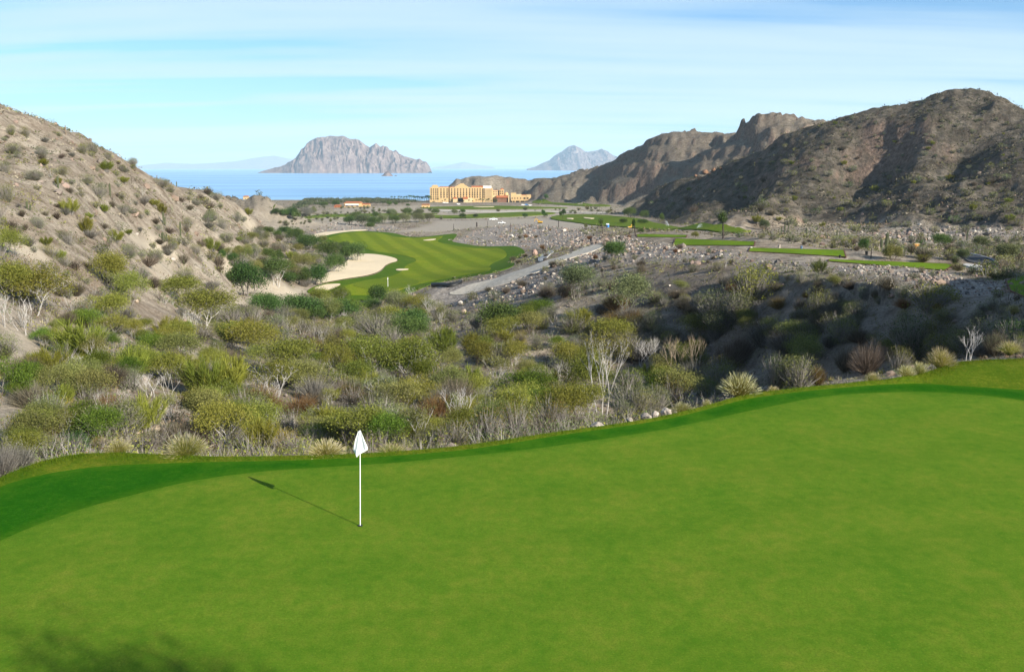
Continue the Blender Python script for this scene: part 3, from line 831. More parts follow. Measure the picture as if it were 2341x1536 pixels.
# ------------------------------------------------------------------ lower hole, far fairways, tees, paths
def gzo(x, y): return gz_at(x, y)
def px_sheet(name, px, mat, off=0.25, step=4.0, skirt=0.5, dmin=150, it=2, kind='structure'):
    h = [q[:2] for q in hits(px, dmin)]
    if len(h) < 3: return None, None
    h = smooth_poly(h, it)
    return sheet(name, h, gzo, off, step, mat, skirt, kind), h
M_FAIR = turf_material('fairway_turf', (0.12, 0.185, 0.009), (0.16, 0.21, 0.012), (0.22, 0.23, 0.02), 0.05, 2.0, 0.1, stripe=(R(-14), 0.62, 0.45))
M_FAIR2 = turf_material('far_turf', (0.07, 0.125, 0.010), (0.10, 0.145, 0.014), (0.145, 0.16, 0.024), 0.03, 1.0, 0.1)
M_RIM = turf_material('fairway_rough', (0.045, 0.105, 0.007), (0.066, 0.125, 0.009), (0.10, 0.14, 0.013), 0.06, 1.5, 0.3)
M_TEE = turf_material('tee_turf', (0.105, 0.19, 0.009), (0.13, 0.21, 0.011), (0.175, 0.225, 0.018), 0.2, 4.0, 0.1, stripe=(R(8), 0.55, 0.35))
M_SAND = plain('bunker_sand', (0.62, 0.51, 0.355), 0.95, 0.0, 0.05, 0.6)
M_CONC = plain('path_concrete', (0.40, 0.39, 0.37), 0.85, 0.2, 0.1, 0.6)
M_TRACK = plain('gravel_track', (0.46, 0.41, 0.335), 0.95, 0.1, 0.25, 1.2)
M_ASPH = plain('road_asphalt', (0.035, 0.036, 0.04), 0.85, 0.3, 0.2, 2.0)
M_KERB = plain('kerb_stone', (0.32, 0.33, 0.34), 0.85, 0.2, 0.1, 2.0)
M_EDGE = plain('edging_board', (0.11, 0.055, 0.035), 0.9, 0.1, 0.3, 2.0)

rim, rim_xy = px_sheet('fairway_rough', FAIR_PX, M_RIM, 0.22, 4.0, 0.6)
def shrink(poly, d):
    """inset an outline by d metres (simple normal offset)"""
    n = len(poly); out = []
    area = sum(poly[i][0] * poly[(i + 1) % n][1] - poly[(i + 1) % n][0] * poly[i][1] for i in range(n))
    sg = 1 if area > 0 else -1
    for i in range(n):
        a, b, c = poly[i - 1], poly[i], poly[(i + 1) % n]
        tx, ty = c[0] - a[0], c[1] - a[1]; L = math.hypot(tx, ty) + 1e-9
        out.append((b[0] - sg * ty / L * d, b[1] + sg * tx / L * d))
    return out
def valid(poly, ref, d):
    q = [p for p in poly if sdist(np.array([p[0]]), np.array([p[1]]), ref)[0] < -d * 0.8]
    return q
fw = valid(shrink(rim_xy, 7), rim_xy, 7)
sheet('fairway', fw, gzo, 0.30, 4.0, M_FAIR, 0.06)
GREEN2 = [(803, 655), (815, 648), (845, 641), (890, 638), (935, 639), (962, 644), (950, 655), (915, 662), (870, 664), (830, 662)]
px_sheet('putting_green', GREEN2, turf_material('far_green_turf', (0.105, 0.16, 0.011), (0.125, 0.175, 0.014), (0.155, 0.185, 0.018), 0.1, 3, .1), 0.36, 2.5, 0.06)
for q, nm in (([(799, 583), (846, 582), (885, 587), (916, 597), (883, 605), (873, 619), (846, 631), (790, 639), (738, 648), (716, 654), (742, 629), (768, 616), (794, 603)], 'bunker'),
              ([(714, 662), (738, 655), (750, 652), (783, 651), (768, 659), (757, 665), (734, 667)], 'bunker'),
              ([(903, 619.5), (910, 617), (934, 617), (934, 619), (912, 621)], 'bunker'),
              ([(964, 551.5), (975, 549.5), (996, 547.5), (997, 549.5), (984, 551.5)], 'bunker')):
    px_sheet(nm, q, M_SAND, 0.44, 3.0, 0.1)
px_sheet('sand_path', [(684, 553), (700, 542), (740, 532), (800, 526), (838, 525), (842, 527), (800, 530), (755, 537), (715, 547), (695, 556)], M_SAND, 0.3, 4.0, 0.2)
for q in ([(985, 492), (1040, 494.5), (1100, 489), (1180, 486), (1240, 485), (1280, 488), (1240, 493), (1100, 499), (1040, 500), (985, 499)],
          [(945, 476), (1010, 473), (1130, 471), (1230, 473.5), (1320, 476), (1230, 478), (1130, 479), (1010, 478.5)],
          [(1216, 458), (1260, 461), (1330, 465), (1400, 469), (1390, 474), (1300, 471), (1216, 465)],
          [(1245, 500), (1290, 491), (1370, 492), (1420, 497), (1500, 509), (1600, 516), (1690, 523), (1730, 530), (1650, 534), (1560, 527), (1470, 524), (1400, 519), (1320, 511)],
          [(620, 487), (700, 492), (800, 490), (1000, 488), (1000, 491), (800, 496), (700, 498), (620, 494)]):
    px_sheet('far_fairway', q, M_FAIR2, 0.5, 9.0, 0.8, 300)
for q in ([(1332, 499), (1345, 500.5), (1362, 501.5), (1350, 503), (1338, 502)], [(1295, 501), (1312, 501), (1310, 504), (1296, 503)], [(1080, 474), (1130, 473.5), (1130, 475), (1085, 475.5)]):
    px_sheet('bunker', q, M_SAND, 0.75, 5.0, 0.2, 300)
px_sheet('gravel_track', [(1010, 676), (1060, 657), (1110, 643), (1180, 621), (1240, 602), (1320, 570), (1376, 559), (1382, 566), (1330, 584), (1262, 607), (1205, 632), (1140, 655)], M_TRACK, 0.15, 3.0, 0.3)
px_sheet('cart_path', [(1227, 597), (1236, 584), (1247, 577), (1270, 573), (1262, 580), (1250, 590), (1240, 600)], M_CONC, 0.3, 2.5, 0.3)
px_sheet('cart_path', [(2195, 608), (2215, 603), (2285, 618), (2275, 628), (2240, 618)], M_CONC, 0.2, 1.5, 0.3, 60)
px_sheet('asphalt_road', [(2148, 576), (2190, 580), (2235, 587), (2262, 594), (2284, 606), (2290, 616), (2250, 606), (2222, 602), (2200, 590), (2172, 583)], M_ASPH, 0.18, 1.5, 0.3, 60)
px_sheet('dirt_road', [(1000, 480), (1100, 483), (1250, 482), (1400, 486), (1400, 489), (1250, 486), (1100, 486.5), (1000, 484)], M_TRACK, 0.4, 9, 0.4, 300)

def tee_box(h, c_, label, off=0.13):
    """a level raised rectangle of turf held by brown boards"""
    pts = [(a, b) for a, b, c in h]
    o = sheet('tee_box', pts, lambda x, y: c_[0] * x + c_[1] * y + c_[2], off, 1.2, M_TEE, 0.05, None)
    tag(o, label, 'tee box', 'tee boxes on the gravel bench')
    for i in range(len(pts)):
        a, b = Vector(pts[i]), Vector(pts[(i + 1) % len(pts)])
        d = (b - a).normalized(); nrm = Vector((d.y, -d.x)) * 0.10
        v = []
        for p in (a - d * .05, b + d * .05):
            zz = c_[0] * p.x + c_[1] * p.y + c_[2] + off
            for s in (-1, 1):
                for dz_ in (-off - 0.06, 0.012):
                    v.append((p.x + nrm.x * s, p.y + nrm.y * s, zz + dz_))
        f = [(0, 2, 3, 1), (4, 5, 7, 6), (0, 1, 5, 4), (2, 6, 7, 3), (1, 3, 7, 5), (0, 4, 6, 2)]
        me = bpy.data.meshes.new('edging_board'); me.from_pydata(v, [], f)
        link('edging_board', me, M_EDGE, o)
    return o
for (h_, c_), (q_, lab_) in zip(TEE_PLANE, TEES): tee_box(h_, c_, lab_)

# ------------------------------------------------------------------ plants: meshes
RS = np.random.RandomState
def leaf_material(name, dark, mid, light, trans=0.25):
    m = bpy.data.materials.new(name); m.use_nodes = True
    n, l = m.node_tree.nodes, m.node_tree.links
    n.clear()
    out = n.new('ShaderNodeOutputMaterial')
    geo = n.new('ShaderNodeNewGeometry'); oi = n.new('ShaderNodeObjectInfo')
    rp = n.new('ShaderNodeValToRGB'); e = rp.color_ramp.elements
    e[0].position = 0.0; e[0].color = (*dark, 1); e[1].position = 1.0; e[1].color = (*light, 1)
    k = e.new(0.5); k.color = (*mid, 1)
    l.new(geo.outputs['Random Per Island'], rp.inputs[0])
    hs = n.new('ShaderNodeHueSaturation')
    mr = n.new('ShaderNodeMapRange'); l.new(oi.outputs['Random'], mr.inputs[0]); mr.inputs[3].default_value = 0.475; mr.inputs[4].default_value = 0.525
    l.new(mr.outputs[0], hs.inputs['Hue'])
    mv = n.new('ShaderNodeMath'); mv.operation = 'MULTIPLY'; mv.inputs[1].default_value = 7.31
    fr = n.new('ShaderNodeMath'); fr.operation = 'FRACT'; l.new(oi.outputs['Random'], mv.inputs[0]); l.new(mv.outputs[0], fr.inputs[0])
    m2 = n.new('ShaderNodeMapRange'); l.new(fr.outputs[0], m2.inputs[0]); m2.inputs[3].default_value = 0.72; m2.inputs[4].default_value = 1.25
    l.new(m2.outputs[0], hs.inputs['Value']); l.new(rp.outputs[0], hs.inputs['Color'])
    d = n.new('ShaderNodeBsdfDiffuse'); t = n.new('ShaderNodeBsdfTranslucent'); mx_ = n.new('ShaderNodeMixShader')
    l.new(hs.outputs[0], d.inputs[0]); l.new(hs.outputs[0], t.inputs[0]); mx_.inputs[0].default_value = trans
    l.new(d.outputs[0], mx_.inputs[1]); l.new(t.outputs[0], mx_.inputs[2]); l.new(mx_.outputs[0], out.inputs[0])
    return m
LEAF = {
    'yellow_green': leaf_material('leaf_yellow_green', (0.10, 0.118, 0.024), (0.18, 0.192, 0.036), (0.265, 0.265, 0.06)),
    'olive': leaf_material('leaf_olive', (0.08, 0.09, 0.03), (0.165, 0.175, 0.052), (0.27, 0.27, 0.09)),
    'grey_green': leaf_material('leaf_grey_green', (0.07, 0.086, 0.04), (0.145, 0.168, 0.074), (0.235, 0.255, 0.125)),
    'dark_green': leaf_material('leaf_dark_green', (0.03, 0.052, 0.016), (0.062, 0.105, 0.028), (0.12, 0.175, 0.05)),
    'bright_green': leaf_material('leaf_bright_green', (0.05, 0.085, 0.015), (0.105, 0.152, 0.022), (0.18, 0.225, 0.04)),
    'broom': leaf_material('leaf_broom', (0.10, 0.115, 0.02), (0.185, 0.20, 0.03), (0.28, 0.29, 0.06)),
    'brown': leaf_material('leaf_brown', (0.07, 0.056, 0.04), (0.135, 0.11, 0.08), (0.22, 0.185, 0.14)),
    'rust': leaf_material('leaf_rust', (0.085, 0.05, 0.022), (0.16, 0.095, 0.04), (0.24, 0.16, 0.07)),
    'gold': leaf_material('leaf_gold', (0.16, 0.12, 0.02), (0.27, 0.20, 0.035), (0.36, 0.28, 0.06)),
    'grey': leaf_material('leaf_grey', (0.10, 0.092, 0.08), (0.17, 0.158, 0.135), (0.26, 0.245, 0.21)),
    'mixed': leaf_material('leaf_mixed', (0.05, 0.075, 0.018), (0.13, 0.14, 0.035), (0.27, 0.17, 0.06)),
    'straw': leaf_material('leaf_straw', (0.32, 0.28, 0.10), (0.48, 0.43, 0.22), (0.70, 0.64, 0.45), 0.35),
    'straw_green': leaf_material('leaf_straw_green', (0.14, 0.16, 0.02), (0.28, 0.28, 0.05), (0.45, 0.41, 0.16), 0.35),
}
BARK = {
    'white': plain('bark_white', (0.46, 0.435, 0.41), 0.8, 0.2, 0.25, 4),
    'grey': plain('bark_grey', (0.22, 0.20, 0.18), 0.9, 0.1, 0.3, 4),
    'dark': plain('bark_dark', (0.07, 0.055, 0.045), 0.9, 0.1, 0.3, 4),
    'tan': plain('bark_tan', (0.36, 0.28, 0.20), 0.9, 0.1, 0.3, 4),
}
def tubes(segs, sides=4):
    """tapered tubes for (p0, p1, r0, r1) in one go"""
    p0 = np.array([s[0] for s in segs]); p1 = np.array([s[1] for s in segs])
    r0 = np.array([s[2] for s in segs])[:, None, None]; r1 = np.array([s[3] for s in segs])[:, None, None]
    d = p1 - p0; d /= np.linalg.norm(d, axis=1, keepdims=True) + 1e-9
    ref = np.where(np.abs(d[:, 2:3]) > 0.9, np.array([[1.0, 0, 0]]), np.array([[0, 0, 1.0]]))
    a = np.cross(d, ref); a /= np.linalg.norm(a, axis=1, keepdims=True) + 1e-9
    b = np.cross(d, a)
    th = np.arange(sides) * 2 * math.pi / sides
    ring = a[:, None, :] * np.cos(th)[None, :, None] + b[:, None, :] * np.sin(th)[None, :, None]
    v = np.concatenate([p0[:, None, :] + ring * r0, p1[:, None, :] + ring * r1], 1)
    n = len(segs)
    base = np.arange(n)[:, None] * (2 * sides)
    k = np.arange(sides)[None, :]; k2 = (k + 1) % sides
    f = np.stack([base + k, base + k2, base + sides + k2, base + sides + k], -1).reshape(-1, 4)
    return v.reshape(-1, 3), f
def rand_unit(rs, n):
    v = rs.normal(size=(n, 3)); return v / (np.linalg.norm(v, axis=1, keepdims=True) + 1e-9)
def leaf_quads(rs, c, size, up=0.4, aspect=0.5):
    n = len(c)
    nrm = rand_unit(rs, n); nrm[:, 2] += up; nrm /= np.linalg.norm(nrm, axis=1, keepdims=True)
    a = np.cross(nrm, rand_unit(rs, n)); a /= np.linalg.norm(a, axis=1, keepdims=True) + 1e-9
    b = np.cross(nrm, a)
    s = size * rs.uniform(0.6, 1.4, (n, 1))
    v = np.stack([c - a * s, c - b * s * aspect, c + a * s, c + b * s * aspect], 1).reshape(-1, 3)
    f = np.arange(4 * n).reshape(n, 4)
    return v, f
def blades(rs, base, tip, w, bend=0.0):
    """thin tapering blades, bent in the middle: 2 quads -> one quad and a tip kite each (as 2 quads)"""
    n = len(base)
    d = tip - base
    side = np.cross(d, rand_unit(rs, n)); side /= np.linalg.norm(side, axis=1, keepdims=True) + 1e-9
    mid = base + d * 0.55; mid[:, 2] += bend * np.linalg.norm(d, axis=1)
    w = np.asarray(w).reshape(-1, 1) if np.ndim(w) else w
    v = np.stack([base - side * w, base + side * w, mid + side * w * .8, mid - side * w * .8, tip + side * w * .15, tip - side * w * .15], 1).reshape(-1, 3)
    i = np.arange(n)[:, None] * 6
    f = np.concatenate([i + np.array([[0, 1, 2, 3]]), i + np.array([[3, 2, 4, 5]])])
    return v, f
def join(parts):
    vs, fs, o = [], [], 0
    for v, f in parts:
        vs.append(v); fs.append(f + o); o += len(v)
    return np.concatenate(vs), np.concatenate(fs)
def grow(rs, stems, H, spread, levels, r0, up=0.35, split=(2, 3), shrink_=0.72, first=0.38, wob=0.12):
    """branching skeleton: list of segments and the list of twig ends"""
    segs, tips, mids = [], [], []
    def rec(p, d, L, r, lv):
        q = p
        n = 2 if lv < levels - 1 else 1
        for k in range(n):
            d2 = d + rs.normal(size=3) * wob; d2[2] += 0.05; d2 /= np.linalg.norm(d2)
            e = q + d2 * L / n
            segs.append((q, e, r * (1 - k * .5 / n * (1 - shrink_)), r * (1 - (k + 1) * .5 / n * 1.0)))
            q, d = e, d2
        mids.append(q)
        if lv >= levels: tips.append(q); return
        m = rs.randint(split[0], split[1] + 1)
        az = rs.uniform(0, 6.28)
        for k in range(m):
            a = az + k * 6.283 / m + rs.normal() * 0.3
            side = np.array([math.cos(a), math.sin(a), 0.0])
            nd = d * (0.75 + .2 * rs.rand()) + side * (0.55 + 0.3 * rs.rand()) * spread + np.array([0, 0, up * 0.35])
            nd /= np.linalg.norm(nd)
            rec(q, nd, L * shrink_ * rs.uniform(0.8, 1.15), r * 0.62, lv + 1)
    az = rs.uniform(0, 6.28)
    for s in range(stems):
        a = az + s * 6.283 / stems + rs.normal() * 0.25
        lean = 0.0 if stems == 1 else rs.uniform(0.25, 0.6) * spread
        d = np.array([math.cos(a) * lean, math.sin(a) * lean, 1.0]); d /= np.linalg.norm(d)
        rec(np.array([math.cos(a), math.sin(a), 0]) * 0.06 * H * (stems > 1) + np.array([0, 0, -0.08 * H]), d, H * first, r0, 1)
    return segs, np.array(tips), np.array(mids)
def fit(parts, H, Wd):
    """scale a plant so that it stands 1 high and is as wide as asked"""
    allv = np.concatenate([v for v, f in parts])
    h = np.percentile(allv[:, 2], 99.5); w = np.percentile(np.hypot(allv[:, 0], allv[:, 1]), 97)
    s = np.array([Wd / w / 2, Wd / w / 2, 1.0 / h])
    return [(v * s, f) for v, f in parts]

def proto_tree(seed, leaf_n, leaf_s, stems, levels, spread, width, flat=0.0, first=0.36, clump=0.16, r0=0.03, split=(2, 3)):
    rs = RS(seed)
    segs, tips, mids = grow(rs, stems, 1.0, spread, levels, r0, first=first, split=split)
    wood = tubes(segs, 4)
    if leaf_n:
        ctr = np.where(rs.rand(leaf_n, 1) < .72, tips[rs.randint(0, len(tips), leaf_n)], mids[rs.randint(len(mids) // 4, len(mids), leaf_n)])
        # every twig end carries its own clump; some clumps are thin
        off = rand_unit(rs, leaf_n) * (rs.rand(leaf_n, 1) ** 0.6) * clump
        off[:, 2] *= 0.75
        c = ctr + off
        if flat: c[:, 2] = c[:, 2] * (1 - flat) + flat * np.percentile(c[:, 2], 75)
        lv = leaf_quads(rs, c, leaf_s, 0.35)
        wood, lv = fit([wood, lv], 1, width)
        return wood, lv
    (wood,) = fit([wood], 1, width)
    return wood, None
def proto_shrub(seed, twig_n, leaf_n, leaf_s, width, w=0.006, upright=0.0, hollow=0.35):
    rs = RS(seed)
    nl = rs.randint(4, 7)                      # a few lobes of different height
    lob = np.stack([rs.uniform(-.3, .3, nl), rs.uniform(-.3, .3, nl), rs.uniform(.35, .75, nl), rs.uniform(.28, .5, nl)], 1)
    lob[0] = (0, 0, 0.55, 0.5)
    k = rs.randint(0, nl, twig_n)
    d = rand_unit(rs, twig_n); d[:, 2] = np.abs(d[:, 2]) * (1 + upright * 2) - 0.12 * (1 - upright)
    d /= np.linalg.norm(d, axis=1, keepdims=True)
    tip = lob[k, :3] * np.array([1, 1, 0.75]) + d * lob[k, 3:4] * rs.uniform(0.6, 1.12, (twig_n, 1))
    tip[:, 2] = np.maximum(tip[:, 2], 0.02)
    base = tip * np.array([0.3, 0.3, 0.25]) * rs.uniform(0.2, 1.8, (twig_n, 1)) + rs.normal(size=(twig_n, 3)) * np.array([.04, .04, 0.01])
    tw = blades(rs, base, tip, w * rs.uniform(.6, 1.4, twig_n), 0.02)
    parts = [tw]
    if leaf_n:
        k = rs.randint(0, nl, leaf_n)
        d = rand_unit(rs, leaf_n)
        c = lob[k, :3] * np.array([1, 1, 0.8]) + d * lob[k, 3:4] * (hollow + (1 - hollow) * rs.rand(leaf_n, 1) ** 0.5)
        # gaps: drop leaves where a coarse noise is low
        g = np.sin(c[:, 0] * 13 + seed) + np.sin(c[:, 1] * 12 + 2 * seed) + np.sin(c[:, 2] * 11)
        c = c[(c[:, 2] > 0.01) & (g > -1.1)]
        parts.append(leaf_quads(rs, c, leaf_s, 0.4))
    parts = fit(parts, 1, width)
    return parts[0], (parts[1] if leaf_n else None)
def proto_broom(seed, n=3000, width=1.2):
    """upright sprays of green stems"""
    rs = RS(seed)
    ns = 26
    a = rs.uniform(0, 6.28, ns); rr = np.sqrt(rs.rand(ns)) * 0.5
    foot = np.stack([np.cos(a) * rr * .25, np.sin(a) * rr * .25, np.zeros(ns)], 1)
    top = np.stack([np.cos(a) * rr, np.sin(a) * rr, rs.uniform(.62, 1.0, ns) * (1 - rr * .5)], 1)
    stem = tubes([(foot[i], top[i] * .8 + foot[i] * .2, .012, .004) for i in range(ns)], 3)
    k = rs.randint(0, ns, n); t = rs.uniform(0.25, 1.0, (n, 1)) ** 0.8
    b = foot[k] + (top[k] - foot[k]) * t + rs.normal(size=(n, 3)) * 0.02
    dirs = (top[k] - foot[k]); dirs /= np.linalg.norm(dirs, axis=1, keepdims=True)
    tip = b + (dirs * .9 + rs.normal(size=(n, 3)) * 0.42) * rs.uniform(0.08, 0.2, (n, 1))
    lv = blades(rs, b, tip, 0.0042 * rs.uniform(.7, 1.5, n))
    return tuple(fit([stem, lv], 1, width))
def proto_tuft(seed, n=1500, width=1.7, plume=True):
    """fountain grass: arching blades with pale plumes"""
    rs = RS(seed)
    a = rs.uniform(0, 6.28, n); rr = rs.rand(n) ** 0.7
    base = np.stack([np.cos(a) * .08 * rr, np.sin(a) * .08 * rr, np.zeros(n)], 1)
    L = rs.uniform(0.65, 1.0, n)
    lean = 0.1 + rr * 1.15
    tip = base + np.stack([np.cos(a) * np.sin(lean) * L, np.sin(a) * np.sin(lean) * L, np.cos(lean) * L * .95], 1)
    lv = blades(rs, base, tip, 0.0030, 0.19)
    m = n // 2
    k = rs.randint(0, n, m)
    p0 = tip[k]; d = (tip[k] - base[k]); d /= np.linalg.norm(d, axis=1, keepdims=True); d[:, 2] -= 0.15
    pl = blades(rs, p0 - d * .10, p0 + d * 0.12, 0.0065, 0.02)
    return tuple(fit([lv, pl], 1, width))
def two_mesh(name, parts, nameA, nameB):
    a = mesh_from(nameA, *parts[0], smooth=False) if parts[0] is not None else None
    b = mesh_from(nameB, *parts[1], smooth=False) if parts[1] is not None else None
    return a, b
PROTO = {}
def protos(kind, fn, n, wood_name, leaf_name):
    PROTO[kind] = [two_mesh(kind, fn(100 * len(PROTO) + k), wood_name, leaf_name) for k in range(n)]
protos('acacia', lambda s: proto_tree(s, 9000, 0.0125, 4, 4, 0.9, 1.25, 0.0, first=0.28, clump=0.22, r0=.010), 4, 'stems', 'crown')
protos('pale', lambda s: proto_tree(s, 2600, 0.016, 3, 5, 0.8, 0.95, 0.0, first=0.30, clump=0.15, r0=.016), 4, 'stems', 'crown')
protos('tall_pale', lambda s: proto_tree(s, 2600, 0.009, 3, 6, 0.62, 0.72, 0.0, first=0.27, clump=0.10, r0=.014), 1, 'stems', 'crown')
protos('bare', lambda s: proto_tree(s, 0, 0, 3, 5, 0.72, 0.85, first=0.28, r0=.010), 4, 'stems', 'crown')
protos('dense', lambda s: proto_tree(s, 8000, 0.017, 3, 4, 0.95, 1.3, 0.0, first=0.24, clump=0.26, r0=.018), 4, 'trunk', 'crown')
protos('small_tree', lambda s: proto_tree(s, 1500, 0.04, 1, 4, 1.0, 0.9, 0.0, first=0.30, clump=0.2, r0=.03), 3, 'trunk', 'crown')
protos('shrub', lambda s: proto_shrub(s, 420, 4200, 0.0155, 1.35), 4, 'stems', 'foliage')
protos('dry', lambda s: proto_shrub(s, 1300, 900, 0.014, 1.5, 0.0036), 5, 'stems', 'foliage')
protos('mini', lambda s: proto_shrub(s, 110, 420, 0.05, 1.45, 0.012), 5, 'stems', 'foliage')
protos('mini_dry', lambda s: proto_shrub(s, 300, 90, 0.035, 1.6, 0.010), 4, 'stems', 'foliage')
protos('broom', lambda s: proto_broom(s), 4, 'stems', 'sprays')
protos('tuft', lambda s: proto_tuft(s), 4, 'blades', 'plumes')

# ------------------------------------------------------------------ plants: placing and naming
MARKS = [(151, 298, 'the thin pole on the left ridge'), (372, 548, 'the bare cream bank on the left hillside'), (60, 590, 'the bare tan patch at the left edge'),
         (830, 612, 'the big sand bunker'), (880, 650, 'the lower green'), (745, 658, 'the small front bunker'), (1020, 655, 'the grey gravel flat'), (1230, 605, 'the gravel track'),
         (1375, 880, 'the tall white-stemmed tree'), (1565, 820, 'the pair of bare brown trees'), (500, 870, 'the big broom bush'), (565, 640, 'the dark wide tree on sand'),
         (823, 1040, 'the white flag'), (1540, 942, 'the pale boulders on the turf lip'), (2148, 825, 'the round pale grass clump'), (1720, 650, 'the round olive dome bush'),
         (1640, 555, 'the broad striped tee'), (2030, 600, 'the nearest tee box'), (2095, 563, 'the orange hut'), (2240, 596, 'the asphalt bend'), (1235, 508, 'the yellow excavator'),
         (1055, 445, 'the hotel'), (800, 468, 'the red-roofed house'), (1650, 500, 'the single-trunk tall tree'), (2022, 550, 'the twin tall cacti'), (1760, 290, 'the reddish cliff'),
         (2200, 225, 'the highest mountain top'), (2060, 340, 'the dark mountain gully'), (1100, 880, 'the dark creek rocks'), (690, 950, 'the rust-brown brush'), (230, 640, 'the tall feathery hillside tree'),
         (425, 1015, 'the large fountain grass'), (30, 720, 'the white trees at the left edge'), (1610, 885, 'the bright green bush')]
USED = set()
def describe(px, py, look, extra=''):
    """a label that says where a plant stands by the nearest things one can find"""
    near = sorted(MARKS, key=lambda m: math.hypot(m[0] - px, (m[1] - py) * 1.3))[:5]
    for m in near:
        dx_, dy_ = px - m[0], py - m[1]
        d = math.hypot(dx_, dy_)
        if d < 12: continue
        if abs(dx_) > abs(dy_) * 2.2: w = 'right of' if dx_ > 0 else 'left of'
        elif abs(dy_) > abs(dx_) * 2.2: w = 'below' if dy_ > 0 else 'above'
        else: w = ('below and ' if dy_ > 0 else 'above and ') + ('right of' if dx_ > 0 else 'left of')
        for pre in (('just ',) if d < 70 else ('well ',) if d > 190 else ('',)):
            t = ('%s %s%s %s' % (look, pre, w, m[2]))
            if t not in USED and len(t.split()) <= 16:
                USED.add(t); return t
    return None
COLWORD = {'yellow_green': 'yellow-green', 'olive': 'olive', 'grey_green': 'grey-green', 'dark_green': 'dark green', 'bright_green': 'bright green', 'broom': 'yellow-green',
           'brown': 'grey-brown', 'rust': 'rust-brown', 'gold': 'golden', 'grey': 'pale grey', 'mixed': 'green and orange', 'straw': 'pale straw', 'straw_green': 'yellow straw'}
KIND = {'acacia': ('feathery_tree', 'tree', 'feathery {c} tree'), 'pale': ('pale_trunk_tree', 'tree', '{c} tree with white stems'), 'tall_pale': ('pale_trunk_tree', 'tree', 'tall {c} tree with white stems'),
        'bare': ('bare_tree', 'tree', 'leafless {b} tree'), 'dense': ('dense_tree', 'tree', 'dense {c} tree'), 'small_tree': ('small_tree', 'tree', 'small {c} tree'),
        'shrub': ('desert_shrub', 'shrub', '{c} shrub'), 'dry': ('dry_shrub', 'shrub', 'twiggy {c} shrub'), 'mini': ('desert_shrub', 'shrub', 'low {c} shrub'), 'mini_dry': ('dry_shrub', 'shrub', 'low twiggy {c} shrub'),
        'broom': ('broom_shrub', 'shrub', 'upright {c} broom shrub'), 'tuft': ('fountain_grass', 'grass clump', '{c} fountain grass clump')}
MESHVAR = {}
def coloured(me, mat):
    """a copy of a shared mesh for each colour, made once"""
    k = (me.name, mat.name)
    if k not in MESHVAR:
        c = me.copy(); c.materials.clear(); c.materials.append(mat); MESHVAR[k] = c
    return MESHVAR[k]
PLANT_XY = []
cnt_ = [0]
def plant(kind, loc, h, leaf, bark='grey', wid=1.0, label=None, group=None, parts=True, sink=0.0, name=None):
    rnd = random.Random(cnt_[0] * 7 + 3); cnt_[0] += 1
    nm, cat, _ = KIND[kind]
    nm = name or nm
    wood, lv = PROTO[kind][rnd.randrange(len(PROTO[kind]))]
    rot = rnd.uniform(0, 6.283); sc = (h * wid, h * wid, h)
    base = (loc[0], loc[1], loc[2] - sink)
    PLANT_XY.append((loc[0], loc[1], h * wid * 0.4))
    lm = LEAF[leaf] if leaf else None
    wm = {'dry': LEAF.get(leaf), 'mini_dry': LEAF.get(leaf), 'tuft': LEAF['straw_green' if leaf == 'straw' else leaf] if leaf else None}.get(kind) or BARK[bark]
    if not parts:
        key = (kind, wood.name, leaf, bark)
        if key not in MESHVAR:
            me = bpy.data.meshes.new(nm)
            bm = bmesh.new()
            bm.from_mesh(wood); n0 = len(bm.faces)
            if lv is not None: bm.from_mesh(lv)
            for i, f in enumerate(bm.faces): f.material_index = 0 if i < n0 else 1
            bm.to_mesh(me); bm.free()
            me.materials.append(wm); me.materials.append(lm or wm)
            MESHVAR[key] = me
        o = bpy.data.objects.new(nm, MESHVAR[key]); COL.objects.link(o)
        o.location = base; o.scale = sc; o.rotation_euler = (0, 0, rot)
        return tag(o, label, cat, group)
    o = bpy.data.objects.new(nm, None); COL.objects.link(o)
    o.location = base; o.scale = sc; o.rotation_euler = (0, 0, rot); o.empty_display_size = 0.2
    tag(o, label, cat, group)
    a = bpy.data.objects.new(wood.name.split('.')[0], coloured(wood, wm)); COL.objects.link(a); a.parent = o
    if lv is not None and lm is not None:
        plm = LEAF['straw'] if kind == 'tuft' else lm
        b = bpy.data.objects.new(lv.name.split('.')[0], coloured(lv, plm)); COL.objects.link(b); b.parent = o
    return o
def put(kind, px, py, hpx, leaf, wpx=None, bark='grey', dmin=0, look=None, group=None):
    """a plant whose foot stands where the photo shows it, as tall and wide as it shows there"""
    g = ground_at(px, py, dmin)
    if kind == 'dense' and wpx and wpx > 1.55 * hpx: hpx *= 1.3
    if g is None: return
    _, t1 = ray(px, py - hpx); _, t0 = ray(px, py)
    h = (t1 - t0) * g[1]
    wnat = {'acacia': 1.25, 'pale': .95, 'tall_pale': .72, 'bare': .85, 'dense': 1.35, 'small_tree': .9, 'shrub': 1.35, 'dry': 1.5, 'mini': 1.45, 'mini_dry': 1.6, 'broom': 1.2, 'tuft': 1.7}[kind]
    wid = (wpx / hpx / wnat) if wpx else 1.0
    if kind == 'acacia': wid *= 1.18
    look = look or KIND[kind][2].format(c=COLWORD.get(leaf, ''), b=bark)
    lab = describe(px, py - hpx / 2, look)
    return plant(kind, g, h, leaf, bark, wid, lab or look + (' on the valley floor' if group else ' on the desert slope'), group or {'tree': 'desert trees of the arroyo', 'shrub': 'larger shrubs of the arroyo and slopes', 'grass clump': 'fountain grass along the turf'}[KIND[kind][1]], sink=0.03 * h)
TURF_DMIN = 24
